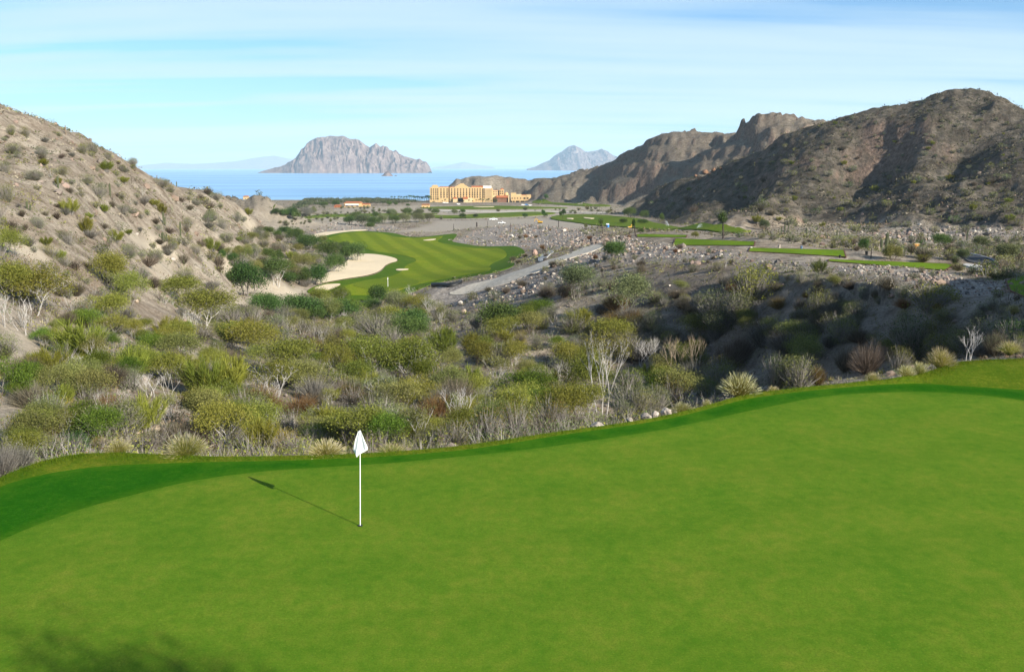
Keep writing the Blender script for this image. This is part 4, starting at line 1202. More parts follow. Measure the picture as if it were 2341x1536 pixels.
for q in [  # kind, foot x, foot y, height px, leaf, width px, bark
    ('bare', 5, 745, 84, None, 70, 'white'), ('bare', 57, 765, 86, None, 80, 'white'), ('acacia', 25, 590, 72, 'yellow_green', 70), ('acacia', 75, 715, 118, 'yellow_green', 150, 'white'), ('acacia', 20, 690, 95, 'yellow_green', 110),
    ('broom', 182, 832, 106, 'broom', 112), ('acacia', 252, 772, 56, 'yellow_green', 80), ('shrub', 185, 730, 48, 'grey_green', 62), ('acacia', 250, 740, 72, 'yellow_green', 95),
    ('acacia', 255, 668, 96, 'yellow_green', 80, 'grey'), ('acacia', 293, 694, 80, 'yellow_green', 80), ('dry', 175, 677, 40, 'brown', 75), ('broom', 384, 778, 58, 'broom', 66), ('acacia', 400, 690, 58, 'yellow_green', 130),
    ('acacia', 462, 748, 92, 'yellow_green', 128, 'white'), ('bare', 445, 765, 60, None, 50, 'white'), ('acacia', 575, 818, 92, 'yellow_green', 140, 'grey'), ('broom', 470, 922, 112, 'broom', 90), ('broom', 535, 922, 112, 'broom', 90), ('broom', 502, 925, 100, 'broom', 110),
    ('dry', 400, 842, 50, 'brown', 76), ('dry', 55, 870, 66, 'brown', 98), ('dry', 200, 908, 54, 'rust', 92), ('dry', 80, 934, 58, 'brown', 130), ('shrub', 130, 962, 52, 'gold', 95), ('bare', 228, 957, 68, None, 55, 'white'),
    ('pale', 224, 855, 95, 'olive', 75, 'white'), ('acacia', 320, 862, 76, 'yellow_green', 92), ('bare', 345, 908, 62, None, 70, 'white'), ('bare', 385, 905, 55, None, 60, 'white'), ('shrub', 232, 992, 54, 'bright_green', 105), ('acacia', 85, 1002, 70, 'yellow_green', 95),
    ('dry', 300, 968, 70, 'grey', 70), ('shrub', 330, 985, 60, 'grey_green', 85), ('shrub', 228, 1026, 30, 'gold', 34), ('shrub', 120, 1046, 62, 'olive', 90), ('dry', 40, 1085, 80, 'grey', 90), ('dry', 5, 1092, 90, 'grey', 90), ('shrub', 165, 1036, 52, 'dark_green', 70),
    ('dense', 565, 676, 62, 'dark_green', 98), ('acacia', 630, 654, 70, 'dark_green', 66, 'white'), ('dense', 732, 652, 50, 'dark_green', 66), ('dense', 770, 624, 46, 'dark_green', 56), ('dense', 812, 598, 45, 'dark_green', 60, 'grey'), ('dense', 748, 592, 33, 'dark_green', 62), ('dense', 706, 570, 27, 'dark_green', 64),
    ('dense', 674, 558, 40, 'dark_green', 44), ('dense', 650, 541, 25, 'dark_green', 36), ('dense', 790, 596, 32, 'dark_green', 34), ('shrub', 700, 656, 22, 'brown', 32), ('dense', 540, 655, 40, 'dark_green', 50), ('acacia', 660, 640, 45, 'olive', 60), ('acacia', 690, 620, 40, 'olive', 55),
    ('dense', 680, 728, 44, 'dark_green', 112), ('dense', 772, 732, 38, 'dark_green', 100), ('shrub', 868, 778, 62, 'grey_green', 118), ('shrub', 830, 760, 46, 'grey_green', 70), ('shrub', 996, 733, 48, 'olive', 50), ('acacia', 905, 724, 66, 'grey_green', 56), ('shrub', 945, 735, 34, 'olive', 50),
    ('dense', 1138, 768, 82, 'dark_green', 108), ('broom', 1145, 794, 42, 'broom', 64), ('broom', 1020, 818, 72, 'broom', 82), ('acacia', 845, 862, 102, 'yellow_green', 130, 'white'), ('acacia', 945, 876, 106, 'yellow_green', 135, 'white'), ('bare', 945, 876, 100, None, 110, 'white'), ('pale', 765, 842, 84, 'olive', 76, 'dark'),
    ('acacia', 650, 862, 92, 'yellow_green', 130), ('pale', 625, 910, 90, 'yellow_green', 130, 'white'), ('acacia', 690, 900, 74, 'olive', 110), ('dry', 680, 948, 48, 'rust', 110), ('dry', 620, 940, 40, 'rust', 70), ('dry', 566, 947, 44, 'brown', 72), ('dry', 788, 918, 56, 'brown', 108), ('pale', 885, 932, 82, 'grey_green', 100, 'white'), ('bare', 780, 968, 66, None, 62, 'dark'),
    ('shrub', 868, 1012, 100, 'grey_green', 160), ('shrub', 930, 1000, 70, 'grey_green', 80), ('dry', 1000, 958, 62, 'rust', 110), ('dry', 1020, 904, 58, 'brown', 115), ('shrub', 1040, 1020, 66, 'mixed', 84), ('shrub', 1110, 1012, 84, 'mixed', 100), ('shrub', 1180, 1000, 86, 'mixed', 100), ('shrub', 1255, 988, 82, 'mixed', 95), ('shrub', 1315, 976, 66, 'mixed', 70), ('shrub', 980, 1020, 50, 'olive', 70),
    ('acacia', 1200, 930, 88, 'bright_green', 108), ('acacia', 1100, 843, 66, 'yellow_green', 74, 'dark'), ('acacia', 1178, 836, 58, 'yellow_green', 70, 'white'), ('tall_pale', 1375, 946, 200, 'yellow_green', 140, 'white'), ('acacia', 1400, 794, 68, 'yellow_green', 98), ('acacia', 1345, 920, 110, 'yellow_green', 100), ('bare', 1542, 868, 108, None, 70, 'tan'), ('bare', 1590, 869, 108, None, 74, 'tan'),
    ('shrub', 1612, 908, 48, 'bright_green', 62), ('shrub', 1535, 932, 74, 'mixed', 95), ('shrub', 1460, 955, 70, 'olive', 80), ('shrub', 1500, 945, 66, 'olive', 80), ('shrub', 1420, 960, 50, 'grey_green', 60), ('shrub', 1770, 896, 90, 'grey_green', 90), ('shrub', 1825, 892, 84, 'olive', 90), ('dry', 1870, 882, 50, 'rust', 50),
    ('shrub', 1715, 699, 104, 'broom', 130), ('shrub', 1640, 752, 104, 'grey_green', 108), ('shrub', 1690, 735, 74, 'grey_green', 80), ('acacia', 1436, 728, 106, 'grey_green', 108), ('acacia', 1316, 684, 86, 'grey_green', 90), ('dense', 1403, 595, 46, 'dark_green', 58), ('shrub', 2125, 718, 74, 'broom', 118), ('shrub', 2085, 816, 112, 'grey_green', 140), ('shrub', 2140, 800, 80, 'olive', 80),
    ('shrub', 1866, 738, 84, 'olive', 90), ('bare', 1970, 718, 36, None, 54, 'tan'), ('bare', 2215, 824, 80, None, 64, 'white'), ('broom', 1872, 629, 38, 'olive', 40), ('dry', 1980, 856, 84, 'brown', 96), ('dry', 1930, 850, 64, 'brown', 80), ('shrub', 2312, 792, 66, 'dark_green', 86), ('dry', 2270, 815, 66, 'brown', 60), ('shrub', 2050, 850, 60, 'olive', 66),
    ('bare', 2287, 622, 36, None, 32, 'tan'),
]:
    put(q[0], q[1], q[2], q[3], q[4], q[5] if len(q) > 5 else None, q[6] if len(q) > 6 else 'grey', dmin=TURF_DMIN)
# hillside shrubs seen one by one
for q in [(27, 309, 25, 'olive', 28), (62, 314, 27, 'olive', 30), (33, 353, 28, 'olive', 44), (98, 357, 25, 'grey_green', 34), (190, 352, 26, 'olive', 30), (212, 352, 30, 'olive', 36), (241, 393, 26, 'broom', 40), (246, 365, 18, 'olive', 24), (304, 381, 22, 'olive', 26), (277, 392, 17, 'olive', 22),
          (16, 462, 46, 'olive', 46), (160, 491, 38, 'broom', 46), (225, 452, 34, 'grey_green', 50), (239, 488, 22, 'broom', 20), (197, 537, 44, 'broom', 34), (156, 560, 36, 'grey_green', 58), (88, 522, 28, 'grey_green', 40), (293, 592, 36, 'grey_green', 44), (495, 459, 22, 'grey_green', 34), (503, 476, 15, 'olive', 20), (485, 507, 25, 'grey_green', 38), (511, 525, 27, 'grey_green', 34),
          (540, 507, 26, 'grey_green', 26), (373, 492, 30, 'broom', 24), (433, 520, 26, 'grey_green', 36), (368, 428, 22, 'olive', 50), (394, 441, 20, 'olive', 30), (280, 489, 24, 'grey_green', 48), (322, 501, 20, 'olive', 34), (485, 577, 36, 'broom', 40), (399, 571, 22, 'gold', 26), (553, 612, 36, 'olive', 40), (580, 592, 32, 'grey_green', 38), (427, 647, 42, 'olive', 52), (449, 582, 26, 'olive', 34),
          (140, 400, 22, 'olive', 40), (75, 412, 26, 'grey_green', 48), (195, 420, 24, 'olive', 40), (10, 395, 30, 'olive', 40), (330, 640, 34, 'grey', 40), (350, 660, 30, 'brown', 50), (120, 590, 34, 'yellow_green', 60), (150, 610, 30, 'yellow_green', 50), (265, 555, 30, 'broom', 40), (355, 600, 34, 'olive', 44), (520, 555, 26, 'olive', 40), (600, 565, 24, 'olive', 40), (635, 580, 24, 'brown', 36), (590, 540, 22, 'grey_green', 34), (560, 560, 24, 'olive', 38), (450, 470, 18, 'olive', 30)]:
    put('broom' if q[3] == 'broom' else 'dry' if q[3] in ('brown', 'grey') else 'shrub', q[0], q[1], q[2], q[3], q[4], dmin=30)
# fountain grass along the turf edge
for px, py, hh, ww, lf in [(272, 1036, 46, 66, 'straw_green'), (425, 1042, 58, 118, 'straw'), (745, 1044, 50, 100, 'straw_green'), (895, 1037, 32, 92, 'straw_green'), (1560, 941, 30, 58, 'straw_green'), (1615, 928, 24, 26, 'straw_green'), (1690, 906, 64, 98, 'straw'),
                           (2148, 850, 54, 72, 'straw'), (2305, 824, 36, 68, 'straw'), (1995, 872, 30, 42, 'straw'), (2070, 866, 34, 46, 'straw_green'), (2100, 862, 38, 40, 'straw_green'), (1768, 895, 22, 34, 'straw_green'), (2316, 720, 26, 38, 'straw')]:
    g = None
    k = 0
    # the clump stands just behind the lip: step the foot up until the ray clears the turf
    while k < 40:
        u, t = ray(px, py - k); D = None
        g = hit(px, py - k, 22)
        if g is not None and sdist(np.array([g[0]]), np.array([g[1]]), ROUGH)[0] > 0.12: break
        k += 1
    tx, ty = g[0], g[1]
    _, t1 = ray(px, py - hh)
    # keep it at the lip rather than far down the bank
    Dl = ty
    e = onplane(px, py, 0.1)
    if py > 760: 
        for st in np.linspace(0, 3, 31):
            c = (e[0] * (1 + st / e[1]), e[1] + st)
            if sdist(np.array([c[0]]), np.array([c[1]]), ROUGH)[0] > 0.25: break
        tx, ty = c
    zz = float(gz_at(tx, ty)); vis = hh * ty / F
    if py > 760: zz = max(zz, float(turf_z(np.array([e[0]]), np.array([e[1]]))[0]) - 0.2)
    lab = describe(px, py - hh / 2, KIND['tuft'][2].format(c=COLWORD[lf]))
    plant('tuft', (tx, ty, zz), vis, lf, 'grey', ww / F * ty / 1.7 / vis, lab, 'fountain grass along the turf')

# ------------------------------------------------------------------ plants scattered over the slopes
def in_px(poly, px, py):
    return bool(inside(np.array([px]), np.array([py]), poly)[0])
ZFIELD = {'g': ZR, 's': ZG}
def field(A, x, y):
    fu = int(np.interp(x / y, ug, np.arange(NU))); fv = int(np.clip((math.log(max(y, D0)) - vg[0]) / (vg[-1] - vg[0]) * (NV - 1), 0, NV - 1))
    return float(A[fv, fu])
BARE = [[(0, 745), (60, 765), (110, 810), (140, 850), (90, 850), (40, 820), (0, 800)], [(0, 905), (35, 915), (55, 960), (30, 1010), (0, 1020)], [(300, 700), (345, 690), (400, 720), (425, 770), (390, 765), (330, 740)], [(600, 928), (700, 950), (760, 945), (850, 962), (760, 985), (640, 965)],
        [(130, 650), (170, 640), (200, 690), (170, 700)], [(420, 800), (470, 790), (480, 830), (430, 840)], [(60, 870), (130, 880), (160, 905), (90, 900)]]
KEEP_OUT = BARE + [[(1030, 843), (1060, 850), (1095, 878), (1120, 905), (1142, 935), (1118, 938), (1095, 912), (1070, 888), (1045, 866)], FAIR_PX, [(1440, 534), (1571, 534), (1726, 548), (1934, 572), (2190, 602), (2190, 622), (1890, 608), (1700, 582), (1530, 564), (1440, 546)],
            [(1070, 662), (1090, 646), (1240, 600), (1376, 556), (1384, 568), (1262, 609), (1140, 660)], [(2140, 574), (2262, 590), (2295, 620), (2200, 625), (2190, 600)], [(795, 580), (850, 578), (925, 595), (884, 612), (846, 638), (730, 660), (705, 668), (735, 625)], [(960, 690), (1000, 655), (1120, 640), (1100, 680), (1000, 700)],
            [(1245, 498), (1370, 490), (1500, 507), (1730, 528), (1650, 536), (1470, 526), (1320, 513)], [(940, 473), (1320, 473), (1320, 480), (940, 480)], [(980, 488), (1280, 483), (1280, 494), (1000, 502)], [(690, 550), (740, 530), (840, 522), (840, 530), (700, 556)],
            [(520, 725), (600, 668), (700, 655), (640, 700)], [(880, 428), (1220, 418), (1220, 470), (880, 470)]]
def scatter(zone_px, n, kinds, hfun, group, mind, seed, parts, dmin=24, lookpre='', fallback=None, avoid_gravel=0.8, nm_override=None):
    rnd = random.Random(seed)
    x0, x1 = min(p[0] for p in zone_px), max(p[0] for p in zone_px); y0, y1 = min(p[1] for p in zone_px), max(p[1] for p in zone_px)
    made = 0; tries = 0; pl = []
    while made < n and tries < n * 14:
        tries += 1
        px, py = rnd.uniform(x0, x1), rnd.uniform(y0, y1)
        if not in_px(zone_px, px, py) or any(in_px(k, px, py) for k in KEEP_OUT): continue
        if any(math.hypot(px - a, (py - b) * 1.5) < mind for a, b in pl): continue
        g = hit(px, py, dmin)
        if g is None or sdist(np.array([g[0]]), np.array([g[1]]), ROUGH)[0] < 0.8: continue
        if field(ZR, g[0], g[1]) > avoid_gravel: continue
        w = [k[3] for k in kinds]
        kd, leaf, bark, _ = rnd.choices(kinds, w)[0]
        hp = hfun(px, py, rnd) * (1.15 if KIND[kd][1] == 'tree' else 1.0)
        h = hp * g[1] / F
        if any((g[0] - a) ** 2 + (g[1] - b) ** 2 < (r * 0.34 + h * .14) ** 2 for a, b, r in PLANT_XY): continue
        pl.append((px, py)); made += 1
        look = lookpre + KIND[kd][2].format(c=COLWORD.get(leaf, ''), b=bark)
        lab = describe(px, py - hp / 2, look) or (look + ' ' + fallback)
        o = plant(kd, g, h, leaf, bark, rnd.uniform(.8, 1.25), lab, group, parts, 0.03 * h, nm_override if KIND[kd][1] == 'shrub' else None)
    return made
ARROYO = [(0, 760), (120, 700), (330, 700), (520, 735), (640, 735), (720, 735), (1000, 725), (1180, 720), (1330, 720), (1480, 800), (1640, 860), (1690, 880), (1500, 945), (1300, 978), (1000, 1020), (500, 1036), (200, 1030), (0, 1085)]
n1_ = scatter(ARROYO, 310, [('acacia', 'yellow_green', 'white', 3.0), ('acacia', 'olive', 'grey', 2.0), ('acacia', 'bright_green', 'grey', 1.2), ('shrub', 'grey_green', 'grey', 2.2), ('shrub', 'olive', 'grey', 2.4), ('shrub', 'bright_green', 'grey', .4), ('dry', 'brown', 'grey', 1.5), ('dry', 'grey', 'grey', .8), ('dry', 'rust', 'grey', 0.6), ('bare', None, 'white', 1.1), ('pale', 'olive', 'white', 1.4), ('broom', 'broom', 'grey', 1.2), ('shrub', 'mixed', 'grey', .7), ('shrub', 'gold', 'grey', .25)],
        lambda x, y, r: r.uniform(.55, 1.2) * (35 + (y - 680) * 0.155), 'brush filling the arroyo', 10, 5, True, 24, '', 'in the brushy arroyo')
HILL = [(0, 262), (150, 312), (330, 394), (560, 474), (660, 560), (690, 600), (540, 640), (520, 700), (330, 690), (120, 690), (0, 690)]
scatter(HILL, 150, [('mini', 'olive', 'grey', 3), ('mini', 'grey_green', 'grey', 2.2), ('mini_dry', 'brown', 'grey', 3), ('mini_dry', 'grey', 'grey', 1.6), ('mini', 'yellow_green', 'grey', 1.2), ('broom', 'broom', 'grey', .8)],
        lambda x, y, r: r.uniform(.6, 1.2) * (9 + (y - 260) * 0.045), 'shrubs on the left hillside', 11, 8, False, 40, '', 'on the tan left hillside', 2, 'hillside_shrub')
BANK = [(1180, 690), (1300, 645), (1450, 600), (1800, 630), (2050, 665), (2341, 720), (2341, 810), (2100, 840), (1900, 865), (1650, 850), (1480, 790), (1330, 715)]
scatter(BANK, 135, [('dry', 'brown', 'grey', 2.4), ('dry', 'grey', 'grey', .8), ('shrub', 'grey_green', 'grey', 2.4), ('shrub', 'olive', 'grey', 2.2), ('dry', 'rust', 'grey', 0.8), ('acacia', 'olive', 'grey', .8), ('bare', None, 'grey', .5)],
        lambda x, y, r: r.uniform(.5, 1.2) * (18 + (y - 600) * 0.20), 'brush on the shaded right bank', 14, 11, True, 24, '', 'on the shaded right bank', 2)
BENCH = [(1440, 527), (1560, 532), (1700, 540), (1850, 545), (2341, 545), (2341, 640), (2220, 630), (2180, 605), (1930, 575), (1700, 548), (1570, 538)]
scatter(BENCH, 75, [('mini', 'olive', 'grey', 2), ('mini', 'grey_green', 'grey', 2), ('mini_dry', 'brown', 'grey', 1.6), ('mini', 'dark_green', 'grey', 1.2), ('mini', 'yellow_green', 'grey', .6)],
        lambda x, y, r: r.uniform(.6, 1.3) * (8 + (y - 520) * 0.2), 'shrubs behind the tee boxes', 9, 13, False, 60, '', 'on the flat behind the tees', 0.9, 'low_shrub')
MOUNT = [(1460, 474), (1700, 388), (1880, 295), (2000, 246), (2120, 232), (2341, 280), (2341, 545), (2000, 535), (1800, 520), (1500, 502)]
scatter(MOUNT, 190, [('mini', 'olive', 'grey', 2.4), ('mini', 'grey_green', 'grey', 2.4), ('mini', 'dark_green', 'grey', 1.0), ('mini_dry', 'brown', 'grey', 1.0), ('broom', 'broom', 'grey', .7)],
        lambda x, y, r: r.uniform(.6, 1.5) * (4.5 + (y - 220) * 0.034), 'shrubs on the right mountain', 10, 17, False, 150, 'small ', 'on the brown mountain flank', 2, 'mountain_shrub')
RUBSH = [(960, 700), (1100, 640), (1230, 560), (1100, 560), (1200, 510), (1440, 540), (1560, 566), (1900, 610), (2160, 625), (2330, 690), (2050, 655), (1700, 605), (1450, 600), (1200, 690)]
scatter(RUBSH, 60, [('mini', 'olive', 'grey', 2), ('mini', 'grey_green', 'grey', 1.5), ('mini_dry', 'rust', 'grey', 1.6), ('mini_dry', 'brown', 'grey', 2)],
        lambda x, y, r: r.uniform(.6, 1.3) * (7 + (y - 500) * 0.07), 'shrubs among the rubble', 13, 19, False, 60, '', 'among the grey rubble', 2, 'rubble_shrub')
TOE = [(530, 560), (640, 525), (720, 548), (800, 575), (740, 600), (700, 655), (640, 655), (560, 640), (500, 600)]
scatter(TOE, 60, [('dense', 'dark_green', 'grey', 2.2), ('acacia', 'olive', 'grey', 2.2), ('shrub', 'grey_green', 'grey', 2), ('shrub', 'olive', 'grey', 1.5), ('dry', 'brown', 'grey', 1.2)],
        lambda x, y, r: r.uniform(.7, 1.3) * (13 + (y - 520) * .12), 'thicket between the left hillside and the big bunker', 8, 37, True, 60, '', 'in the thicket left of the big bunker', 2)
FRONT = [(620, 700), (700, 690), (800, 692), (900, 700), (950, 690), (1010, 730), (950, 790), (800, 790), (640, 770), (560, 740)]
scatter(FRONT, 45, [('shrub', 'grey_green', 'grey', 2.4), ('dense', 'dark_green', 'grey', 1.2), ('shrub', 'olive', 'grey', 2), ('acacia', 'olive', 'white', 1.2), ('acacia', 'yellow_green', 'white', 1.0), ('bare', None, 'white', .6)],
        lambda x, y, r: r.uniform(.7, 1.3) * (32 + (y - 690) * .2), 'brush on the bank below the lower green', 14, 39, True, 60, '', 'on the bank below the lower green', 2)
# trees and bushes of the plain, seen one by one
for q in [('small_tree', 1241, 498, 19, 'dark_green', 14), ('dense', 1248, 497, 10, 'dark_green', 12), ('small_tree', 1286, 502, 24, 'dark_green', 16), ('dense', 1200, 499, 12, 'dark_green', 14), ('dense', 1088, 499, 11, 'dark_green', 15), ('dense', 1057, 500, 10, 'dark_green', 18), ('dense', 996, 491, 11, 'dark_green', 20), ('dense', 1040, 490, 9, 'grey_green', 18), ('dense', 1058, 489, 9, 'dark_green', 14), ('dense', 1248, 457, 14, 'dark_green', 14),
          ('dense', 800, 514, 22, 'dark_green', 34), ('dense', 830, 516, 28, 'grey_green', 40), ('dense', 858, 518, 26, 'dark_green', 36), ('dense', 846, 524, 16, 'dark_green', 22), ('dense', 876, 512, 24, 'grey_green', 30), ('dense', 815, 503, 20, 'dark_green', 26), ('dense', 860, 498, 16, 'dark_green', 20), ('dense', 900, 512, 22, 'dark_green', 30), ('dense', 925, 510, 24, 'grey_green', 30), ('dense', 955, 509, 18, 'grey_green', 34), ('dense', 980, 507, 16, 'grey_green', 26), ('dense', 932, 495, 16, 'dark_green', 28), ('dense', 895, 494, 14, 'grey_green', 26), ('dense', 960, 492, 12, 'grey_green', 28),
          ('dense', 650, 494, 18, 'dark_green', 26), ('dense', 668, 496, 22, 'dark_green', 32), ('small_tree', 674, 508, 24, 'dark_green', 26), ('acacia', 700, 496, 24, 'grey', 34), ('dense', 632, 492, 13, 'dark_green', 22), ('dense', 715, 488, 12, 'grey_green', 20), ('dense', 740, 474, 10, 'dark_green', 22), ('dense', 768, 472, 11, 'dark_green', 20), ('dense', 890, 471, 9, 'dark_green', 16), ('dense', 905, 470, 8, 'dark_green', 12), ('dense', 932, 473, 6, 'dark_green', 10),
          ('dense', 1440, 497, 24, 'dark_green', 32), ('dense', 1474, 500, 20, 'dark_green', 24), ('dense', 1513, 506, 19, 'dark_green', 18), ('dense', 1745, 526, 26, 'grey_green', 28), ('dense', 1425, 512, 10, 'dark_green', 20), ('dense', 1468, 513, 10, 'dark_green', 30), ('dense', 1465, 534, 9, 'dark_green', 16), ('small_tree', 1340, 526, 16, 'grey_green', 12), ('dense', 1588, 544, 16, 'olive', 20), ('dense', 2150, 566, 26, 'dark_green', 46), ('shrub', 2110, 600, 20, 'broom', 36), ('shrub', 2182, 604, 22, 'dark_green', 26), ('shrub', 2190, 620, 20, 'olive', 40), ('dense', 2300, 600, 36, 'grey_green', 60),
          ('dense', 2200, 597, 30, 'grey_green', 30), ('dense', 2040, 596, 40, 'olive', 46), ('dense', 1975, 574, 30, 'dark_green', 26), ('shrub', 2280, 640, 26, 'olive', 70), ('dense', 2240, 570, 24, 'grey_green', 40)]:
    put(q[0], q[1], q[2], q[3], q[4], q[5], 'dark', dmin=60, group='trees and bushes of the valley floor')
PLAIN = [(640, 472), (880, 478), (940, 483), (1240, 480), (1400, 474), (1420, 490), (1290, 490), (1000, 504), (900, 492), (640, 520)]
scatter(PLAIN, 120, [('mini', 'grey_green', 'dark', 2), ('mini', 'olive', 'dark', 1.5), ('mini', 'dark_green', 'dark', 1)], lambda x, y, r: r.uniform(4, 10), 'bushes of the coastal plain', 6, 23, False, 400, 'small ', 'on the coastal plain', 2, 'plain_bush')

# ------------------------------------------------------------------ cacti, posts, palms
M_CACT = plain('cactus_skin', (0.075, 0.085, 0.045), 0.8, 0.2, 0.25, 3)
M_WOOD = plain('weathered_wood', (0.20, 0.16, 0.12), 0.9, 0.1, 0.25, 3)
M_DARKP = plain('dark_post', (0.05, 0.04, 0.035), 0.9, 0.1, 0.25, 3)
def column_mesh(name, h, r, lean=(0, 0), ribs=9, n=10):
    v, f = [], []
    m = ribs * 2
    for i in range(n + 1):
        t = i / n
        rr = r * (0.8 + .35 * math.sin(min(1, t * 1.5) * 1.6)) * (1 if t < .88 else math.sqrt(max(0.02, 1 - ((t - .88) / .12) ** 2)))
        for k in range(m):
            a = k * 6.2832 / m; q = rr * (1.0 if k % 2 else 0.78)
            v.append((math.cos(a) * q + lean[0] * t, math.sin(a) * q + lean[1] * t, h * t))
    for i in range(n):
        for k in range(m):
            f.append((i * m + k, i * m + (k + 1) % m, (i + 1) * m + (k + 1) % m, (i + 1) * m + k))
    f.append(tuple(range(n * m, (n + 1) * m)))
    me = bpy.data.meshes.new(name); me.from_pydata(v, [], f)
    return me
def px_h(g, px, py, hpx):
    return (ray(px, py - hpx)[1] - ray(px, py)[1]) * g[1]
def cactus(px, py, hpx, arms=(), label='', r=None, dmin=40):
    g = ground_at(px, py, dmin)
    h = px_h(g, px, py, hpx); r = r or 0.10 + h * .02
    root = link('cactus', None, loc=(g[0], g[1], g[2] - 0.2)); tag(root, label, 'cactus', 'columnar cacti')
    link('column', column_mesh('column', h + .2, r, (0.02 * h, 0)), M_CACT, root)
    for dx_, hh, ln in arms:
        a = link('column', column_mesh('column', h * hh, r * .8, (ln, 0)), M_CACT, root); a.location = (dx_, 0.1, 0)
    return root
cactus(2025, 573, 42, [(-0.9, .7, -0.1)], 'tallest pair of dark columnar cacti behind the nearest tee box', 0.3)
cactus(1793, 537, 26, [(-.9, .8, 0), (.9, 1.0, .3)], 'three dark columnar cacti in a row behind the tees')
cactus(1843, 542, 22, [(.8, .9, .5)], 'two leaning dark cacti right of the row of three')
cactus(1913, 544, 18, [(.6, .9, .2)], 'short pair of cacti left of the tallest cacti')
cactus(133, 430, 28, (), 'slim pale green cactus on the upper left hillside under the pole')
cactus(252, 449, 30, (), 'slim cactus beside the grey-green shrub on the left hillside')
cactus(413, 540, 34, (), 'slim pale cactus low on the left hillside near the dead wood')
cactus(374, 514, 30, [(.25, .7, .1)], 'cactus under a feathery green crown on the left hillside')
cactus(373, 550, 20, [(-.5, .9, -.2), (.5, .9, .2), (-.25, 1, 0), (.25, .8, .1)], 'many-armed cactus at the top of the cream bank')
cactus(62, 478, 18, [(.3, .8, .1)], 'small cactus high at the left edge of the hillside')
cactus(77, 1057, 66, [(-.12, .9, -.05)], 'thin dark green cactus beside the turf at lower left', 0.1, 22)
cactus(404, 393, 12, (), 'tiny cactus standing on the left ridge skyline')
cactus(480, 500, 22, [(-.3, .9, -.1), (.3, .8, .1)], 'clustered cactus on the right shoulder of the left hillside')
cactus(1545, 450, 9, (), 'small cactus on the lower left flank of the brown mountain')
cactus(2045, 470, 14, (), 'cactus low in the dark gully of the right mountain')
cactus(1965, 420, 14, (), 'cactus halfway up the lit spur of the right mountain')
cactus(1930, 495, 20, (), 'cactus at the foot of the lit spur of the right mountain')
cactus(2210, 550, 24, (), 'dark cactus left of the boulder field under the mountain')

def post(px, py, hpx, label, mat, rad=0.12, lean=0.0, name='post', dmin=40, cat='post'):
    g = ground_at(px, py, dmin)
    h = px_h(g, px, py, hpx)
    v, f = tubes([(np.array([0, 0, -0.3]), np.array([lean * .5, 0, h * .5]), rad, rad * .9), (np.array([lean * .5, 0, h * .5]), np.array([lean, 0, h]), rad * .9, rad * .75)], 8)
    me = mesh_from(name, v, f)
    o = link(name, me, mat, loc=g); tag(o, label, cat, 'thin posts and stripped trunks')
    return o, g, h
post(151, 309, 22, 'thin grey pole standing on the left ridge against the sky', M_WOOD, 0.13, name='utility_pole', cat='pole')
post(705, 655, 22, 'pale wooden post at the left tip of the lower hole', M_WOOD, 0.13)
post(1037, 526, 14, 'thin post left of the black stump on the gravel flat', M_DARKP, 0.16)
post(1090, 519, 11, 'stout black stump on the gravel flat below the pickup', M_DARKP, 0.5)
post(1115, 521, 15, 'thin post right of the black stump', M_DARKP, 0.16)
post(1167, 531, 21, 'thin post above the rubble, under the dry brown bush', M_DARKP, 0.16)
post(1254, 526, 12, 'short thin post below the yellow excavator', M_DARKP, 0.13)
post(1277, 520, 17, 'dark trunk between the excavator and the leaning palm', M_DARKP, 0.22)
post(1991, 590, 22, 'dark post beside the black bin behind the nearest tee', M_DARKP, 0.09)
post(1439, 541, 12, 'short post left of the farthest tee', M_DARKP, 0.14)
post(726, 466, 8, 'white thin pole in the coastal scrub', M_KERB, 0.25)
post(806, 526, 8, 'white marker post at the end of the sand path', M_KERB, 0.14)
post(838, 527, 14, 'pale stake at the far edge of the fairway', M_WOOD, 0.13)

def palm_mesh(seed, n=16):
    rs = RS(seed)
    tr = tubes([(np.array([0, 0, -.05]), np.array([.02, 0, .4]), .03, .024), (np.array([.02, 0, .4]), np.array([.03, .01, .78]), .024, .02)], 6)
    v, f = [], []
    for k in range(n):
        a = k * 6.283 / n + rs.normal() * .15; el = rs.uniform(-.2, 1.2)
        d = np.array([math.cos(a), math.sin(a)]); L = rs.uniform(.26, .36)
        p = np.array([.03, .01, .78]); side = np.array([-d[1], d[0], 0]); prev = None
        for s in range(6):
            t = s / 5
            q = p + np.array([d[0] * L * t * math.cos(el * .6), d[1] * L * t * math.cos(el * .6), L * (math.sin(el) * t - 0.75 * t * t)])
            w = .05 * (1 - abs(t - .4) * 1.3) + .004
            v += [q - side * w - np.array([0, 0, w * .5]), q, q + side * w - np.array([0, 0, w * .5])]
            i = len(v) - 3
            if s: f += [(i - 3, i - 2, i + 1, i), (i - 2, i - 1, i + 2, i + 1)]
    fr = (np.array(v), np.array(f))
    return mesh_from('trunk', *tr), mesh_from('fronds', *fr)
PALMS = [palm_mesh(s) for s in range(3)]
for a, b in PALMS:
    a.materials.append(BARK['grey']); b.materials.append(LEAF['dark_green'])
def palm(px, py, hpx, label, group='palms around the hotel', dmin=300, D=None):
    g = hit(px, py, dmin)
    if D: g = P(px, py, D)
    h = hpx * g[1] / F
    a, b = PALMS[int(px) % 3]
    o = link('palm_tree', None, loc=g); o.scale = (h, h, h); o.rotation_euler = (0, 0, px * 1.7)
    tag(o, label, 'palm', group)
    for me, nm in ((a, 'trunk'), (b, 'fronds')):
        c = bpy.data.objects.new(nm, me); COL.objects.link(c); c.parent = o
ORD = 'first second third fourth fifth sixth seventh eighth ninth tenth eleventh twelfth thirteenth fourteenth fifteenth sixteenth seventeenth eighteenth'.split()
